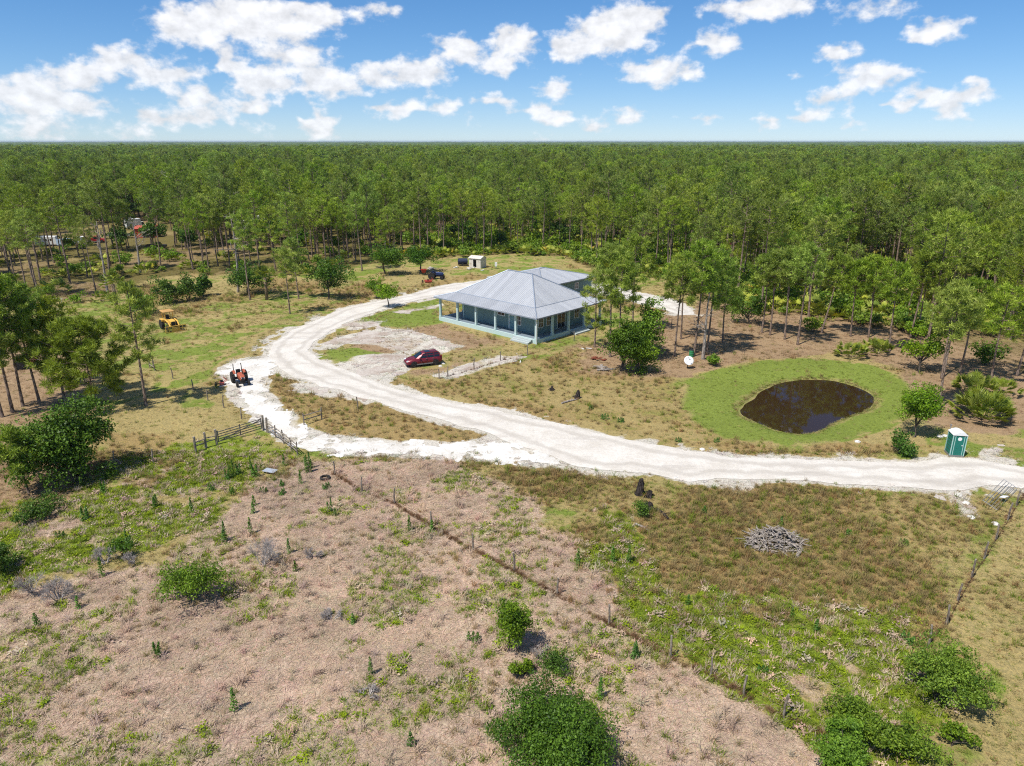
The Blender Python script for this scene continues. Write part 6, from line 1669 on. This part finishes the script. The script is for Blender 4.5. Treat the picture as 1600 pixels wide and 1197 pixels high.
def brush_pile():
    x, y = G(1217, 858); rng = random.Random(3); o = thing('brush_pile', 'heap of grey dead branches in the right field', 'brush pile', (x, y + .8, 0))
    ms = []
    for k in range(6):
        m = MB(); L = (.7, 1.0, 1.4, .9, 1.2, .5)[k]; r = (.025, .03, .045, .05, .025, .07)[k]
        m.tube([(-L / 2, 0, 0), (-.1 * L, .04 * L, .02), (L * .2, -.03 * L, .03), (L / 2, .05, 0)], [r, r * .9, r * .8, r * .5], 5)
        if k % 2: m.tube([(0, 0, 0), (L * .25, L * .18, .08)], [r * .6, r * .2], 4)
        ms.append(m.mesh('branch', M_GREY if k % 3 else M_WOOD))
    for i in range(280):
        a = rng.uniform(0, 6.28); q = math.sqrt(rng.random()); px_, py_ = math.cos(a) * q * 2.1, math.sin(a) * q * 1.35
        hz = 1.15 * max(0, 1 - q ** 1.5)
        part('branch', ms[i % 6], o, (px_, py_, .06 + hz * rng.uniform(.25, 1)), (rng.uniform(-.4, .4), rng.uniform(-.4, .4), rng.uniform(0, 6.28)))
brush_pile()
x, y = G(422, 738); o = thing('metal_sheet', 'pale corrugated metal sheet lying in the grass below the gate', 'sheet', (x, y, H1(x, y) + .22), -.35)
m = MB()
for k in range(10): m.loft([[(-.6 + k * .12, -.35, .0), (-.6 + k * .12 + .06, -.35, .035), (-.6 + k * .12 + .12, -.35, .0)], [(-.6 + k * .12, .35, .0), (-.6 + k * .12 + .06, .35, .035), (-.6 + k * .12 + .12, .35, .0)]])
part('sheet', m.mesh('corrugated', plain('pale_metal_sheet', srgb(214, 220, 226, .85), .45, .3)), o)
x, y = G(508, 748); o = thing('tyre', 'old black tyre ring lying beside the fence corner', 'tyre', (x, y, H1(x, y) + .02))
m = MB(); m.ring((0, 0, 0), (0, 0, 1), [(0, .30), (0, .40), (.06, .44), (.16, .44), (.2, .40), (.2, .30), (.12, .28), (.02, .29)], 26)
m.f = [f for f in m.f if len(f) == 4]; m.mi = [0] * len(m.f)
part('casing', m.mesh('casing', M_TIRE), o)
junk(947, 577, 'grey planks and branches beside the thicket', 2.6, 1.2, .25, M_GREY, 9, 11); junk(917, 545, 'white board in the grass before the house corner', 1.6, .5, .1, M_WHITE, 2, 12); junk(808, 566, 'white scraps at end of the pale sand strip', 1.2, .5, .1, M_WHITE, 3, 13)
junk(936, 562, 'dark scrap heap under the thin leaning pine', 1.6, 1.2, .3, M_RUST, 6, 14)
def rocks(pts, label, s):
    rng = np.random.default_rng(len(pts) + 7)
    for px, py in pts:
        x, y = G(px, py); m = MB(); n = 7; m.loft([[(math.cos(a) * q * rng.uniform(.7, 1.2) * s, math.sin(a) * q * rng.uniform(.7, 1.2) * s, z * s) for a in np.linspace(0, 6.28, n, endpoint=False)] for z, q in ((-.1, 1), (.2, 1.05), (.5, .7), (.62, .25))])
        thing('limestone_rock', label, 'rock', (x, y, H1(x, y)), 0, 'limestone lumps', m.mesh('rock', M_SHELLB))
rocks([(1468, 683), (1476, 682), (1486, 681), (1498, 775), (1510, 787), (1518, 808), (1555, 818), (1340, 690), (1097, 702), (1055, 747), (692, 568), (688, 572)], 'pale limestone lump lying by the drive', .28)

# ------------------------------------------------------------------ neighbours' things among the trees
def truck(px, py, heading, label, body, kind, k=1.0):
    x, y = G(px, py); o = thing({'box': 'box_truck', 'pickup': 'pickup_truck', 'van': 'van', 'flat': 'flatbed_trailer', 'camper': 'camper_trailer'}[kind], label, {'box': 'truck', 'pickup': 'truck', 'van': 'van', 'flat': 'trailer', 'camper': 'camper'}[kind], (x, y, 0), heading, None, None, k)
    def cab(x0, x1, xh, h):
        m = MB(); m.prism([(x0, .45), (xh, .45), (xh, .95), (x1, 1.05), (x1 - .45, h), (x0, h)], -.95, .95); part('cab', m.mesh('cab', body), o)
        m = MB().add([(x1 + .03, -.8, 1.1), (x1 + .03, .8, 1.1), (x1 - .38, .72, h - .05), (x1 - .38, -.72, h - .05)], [(0, 1, 2, 3)]); part('windshield', m.mesh('windshield', M_CGLASS), o)
        for s in (-1, 1): m = MB().add([(x0 + .2, s * .962, 1.1), (x1 - .2, s * .962, 1.1), (x1 - .5, s * .962, h - .12), (x0 + .2, s * .962, h - .12)], [(0, 1, 2, 3)]); part('side_window', m.mesh('side_window', M_CGLASS), o)
    if kind == 'box':
        cab(1.2, 2.4, 3.3, 2.1); m = MB(); m.box((-1.2, 0, 1.9), (4.6, 2.2, 2.5)); part('cargo_box', m.mesh('cargo_box', M_WHITE), o); ax = (-2.2, 2.5)
    elif kind == 'van':
        cab(-2.4, 1.6, 2.4, 2.1); ax = (-1.5, 1.6)
    elif kind == 'pickup':
        cab(-.4, 1.3, 2.6, 1.8); m = MB(); m.box((-1.6, 0, .6), (2.4, 1.8, .3)); m.box((-1.6, .9, .9), (2.4, .08, .6)); m.box((-1.6, -.9, .9), (2.4, .08, .6)); m.box((-2.78, 0, .9), (.08, 1.8, .6)); part('bed', m.mesh('bed', body), o); ax = (-1.7, 1.8)
    elif kind == 'camper':
        m = MB(); m.prism([(-3, .5), (2.8, .5), (3.1, 1.2), (2.7, 2.8), (-2.8, 2.9), (-3.1, 2.4)], -1.15, 1.15); part('body', m.mesh('camper_body', body), o); ax = (-.5, .4)
        for xx in (-1.8, 0, 1.6):
            for s in (-1, 1): m = MB(); m.box((xx, s * 1.16, 1.9), (.8, .04, .6)); part('window', m.mesh('camper_window', M_CGLASS), o)
    else:
        m = MB(); m.box((0, 0, .75), (7.5, 2.3, .18)); part('deck', m.mesh('trailer_deck', body), o)
        for s in (-1, 1): m = MB(); m.box((0, s * 1.1, 1.0), (7.4, .06, .4)); part('side_rail', m.mesh('side_rail', body), o)
        ax = (-1.6, -.6)
    for xx in ax:
        for s in (-1, 1): wheel(o, (xx, s * .88, .4), .4, .28, s)
M_SKYB = plain('pale_blue_paint', srgb(170, 190, 214, .8), .4); M_CRIM = plain('crimson_paint', srgb(170, 40, 40, .8), .45)
truck(75, 384, .2, 'white camper at far left among the pines', M_WHITE, 'camper', .9)
truck(104, 384, 1.2, 'pale blue van right of the white camper among pines', M_SKYB, 'van', .9)
truck(127, 381, 1.9, 'white van between camper and red truck among pines', M_WHITE, 'van', .95)
truck(150, 379, .25, 'crimson pickup truck parked among the pines at left', M_CRIM, 'pickup')
truck(188, 372, .15, 'long grey flatbed trailer behind the dead grey tree', M_GREYP, 'flat')
truck(214, 357, .9, 'white box truck behind the orange red shed', M_WHITE, 'box')
truck(246, 388, .3, 'dark pickup truck in front of the orange red shed', M_IRON, 'pickup', .9)
def far_shed(px, py, w, d, h, rz, mat, roofm, label):
    x, y = G(px, py); o = thing('metal_shed', label, 'shed', (x, y, 0), rz)
    m = MB(); m.box((0, 0, h / 2), (w, d, h)); part('wall', m.mesh('shed_wall', mat), o)
    m = MB(); m.loft([[(-w / 2 - .2, -d / 2 - .3, h + .01), (-w / 2 - .2, 0, h + d * .22), (-w / 2 - .2, d / 2 + .3, h + .01)], [(w / 2 + .2, -d / 2 - .3, h + .01), (w / 2 + .2, 0, h + d * .22), (w / 2 + .2, d / 2 + .3, h + .01)]]); part('roof', m.mesh('shed_roof', roofm), o)
    m = MB(); m.box((0, -d / 2 - .02, h * .4), (w * .35, .06, h * .8)); part('door', m.mesh('shed_door', M_IRON), o)
far_shed(232, 370, 6, 4, 2.6, .2, plain('orange_red_siding', srgb(206, 92, 66, .8), .6), plain('orange_roof', srgb(196, 96, 74, .8), .6), 'orange red metal shed among the pines at left')
far_shed(400, 358, 9, 6, 3.0, .1, M_GREYP, M_WHITE, 'pale roofed building half hidden in the wood behind the bare trunk')
far_shed(1132, 398, 4, 3, 2.2, .4, M_RUST, M_RUST, 'rusty brown hut deep in the wood right of the drive end')
junk(1050, 392, 'pale junk heap between pine trunks in the wood', 3.0, 2.0, 1.2, M_SHED, 14, 21); junk(1135, 402, 'white boards leaning at the rusty hut', 1.5, 1.0, 1.0, M_WHITE, 6, 22); junk(1005, 370, 'pale scrap in the wood behind the tall pines', 1.6, 1.2, .9, M_SHED, 6, 23)
xm, ym = G(42, 576); tractor((xm, ym), .4, 'dark tractor under the pines at left edge', plain('dark_red_faded', srgb(96, 34, 34, .8), .6), M_IRON, True, .95)
junk(14, 535, 'yellow and grey yard clutter at left edge under pines', 2.0, 1.6, .9, M_YELLOW, 7, 24)
# white rail posts in the left pasture
for k, (px, py) in enumerate([(95, 495), (98, 478)]):
    x, y = G(px, py); o = thing('pipe_frame', ('near', 'far')[k] + ' white pipe frame standing in the left pasture grass', 'frame', (x, y, H1(x, y)), .1)
    m = MB(); m.tube([(0, 0, -.1), (0, 0, 1.3)], .04, 6); m.tube([(-3.0, 0, -.1), (-3.0, 0, 1.3)], .04, 6); part('upright', m.mesh('pipe_upright', M_WHITE), o)
    m = MB(); m.tube([(-3.0, 0, 1.3), (.2, 0, 1.3)], .03, 6); part('top_rail', m.mesh('pipe_rail', M_WHITE), o)

# ------------------------------------------------------------------ the air: faint summer haze over the forest
def build_haze():
    m = bpy.data.materials.new('haze_air'); m.use_nodes = True; t = NT(m.node_tree)
    v = t.n('ShaderNodeVolumePrincipled', {'Color': (.74, .84, 1.0, 1), 'Density': 6.0e-5, 'Anisotropy': 0.2}); o = t.n('ShaderNodeOutputMaterial'); t.link(v.outputs[0], o.inputs['Volume'])
    mb = MB(); mb.box((0, 7900, 14.5), (46000, 17000, 33.0)); ob = bpy.data.objects.new('haze', mb.mesh('haze', m)); COL.objects.link(ob); ob['kind'] = 'stuff'; ob['label'] = 'faint blue haze over the far forest'
build_haze()
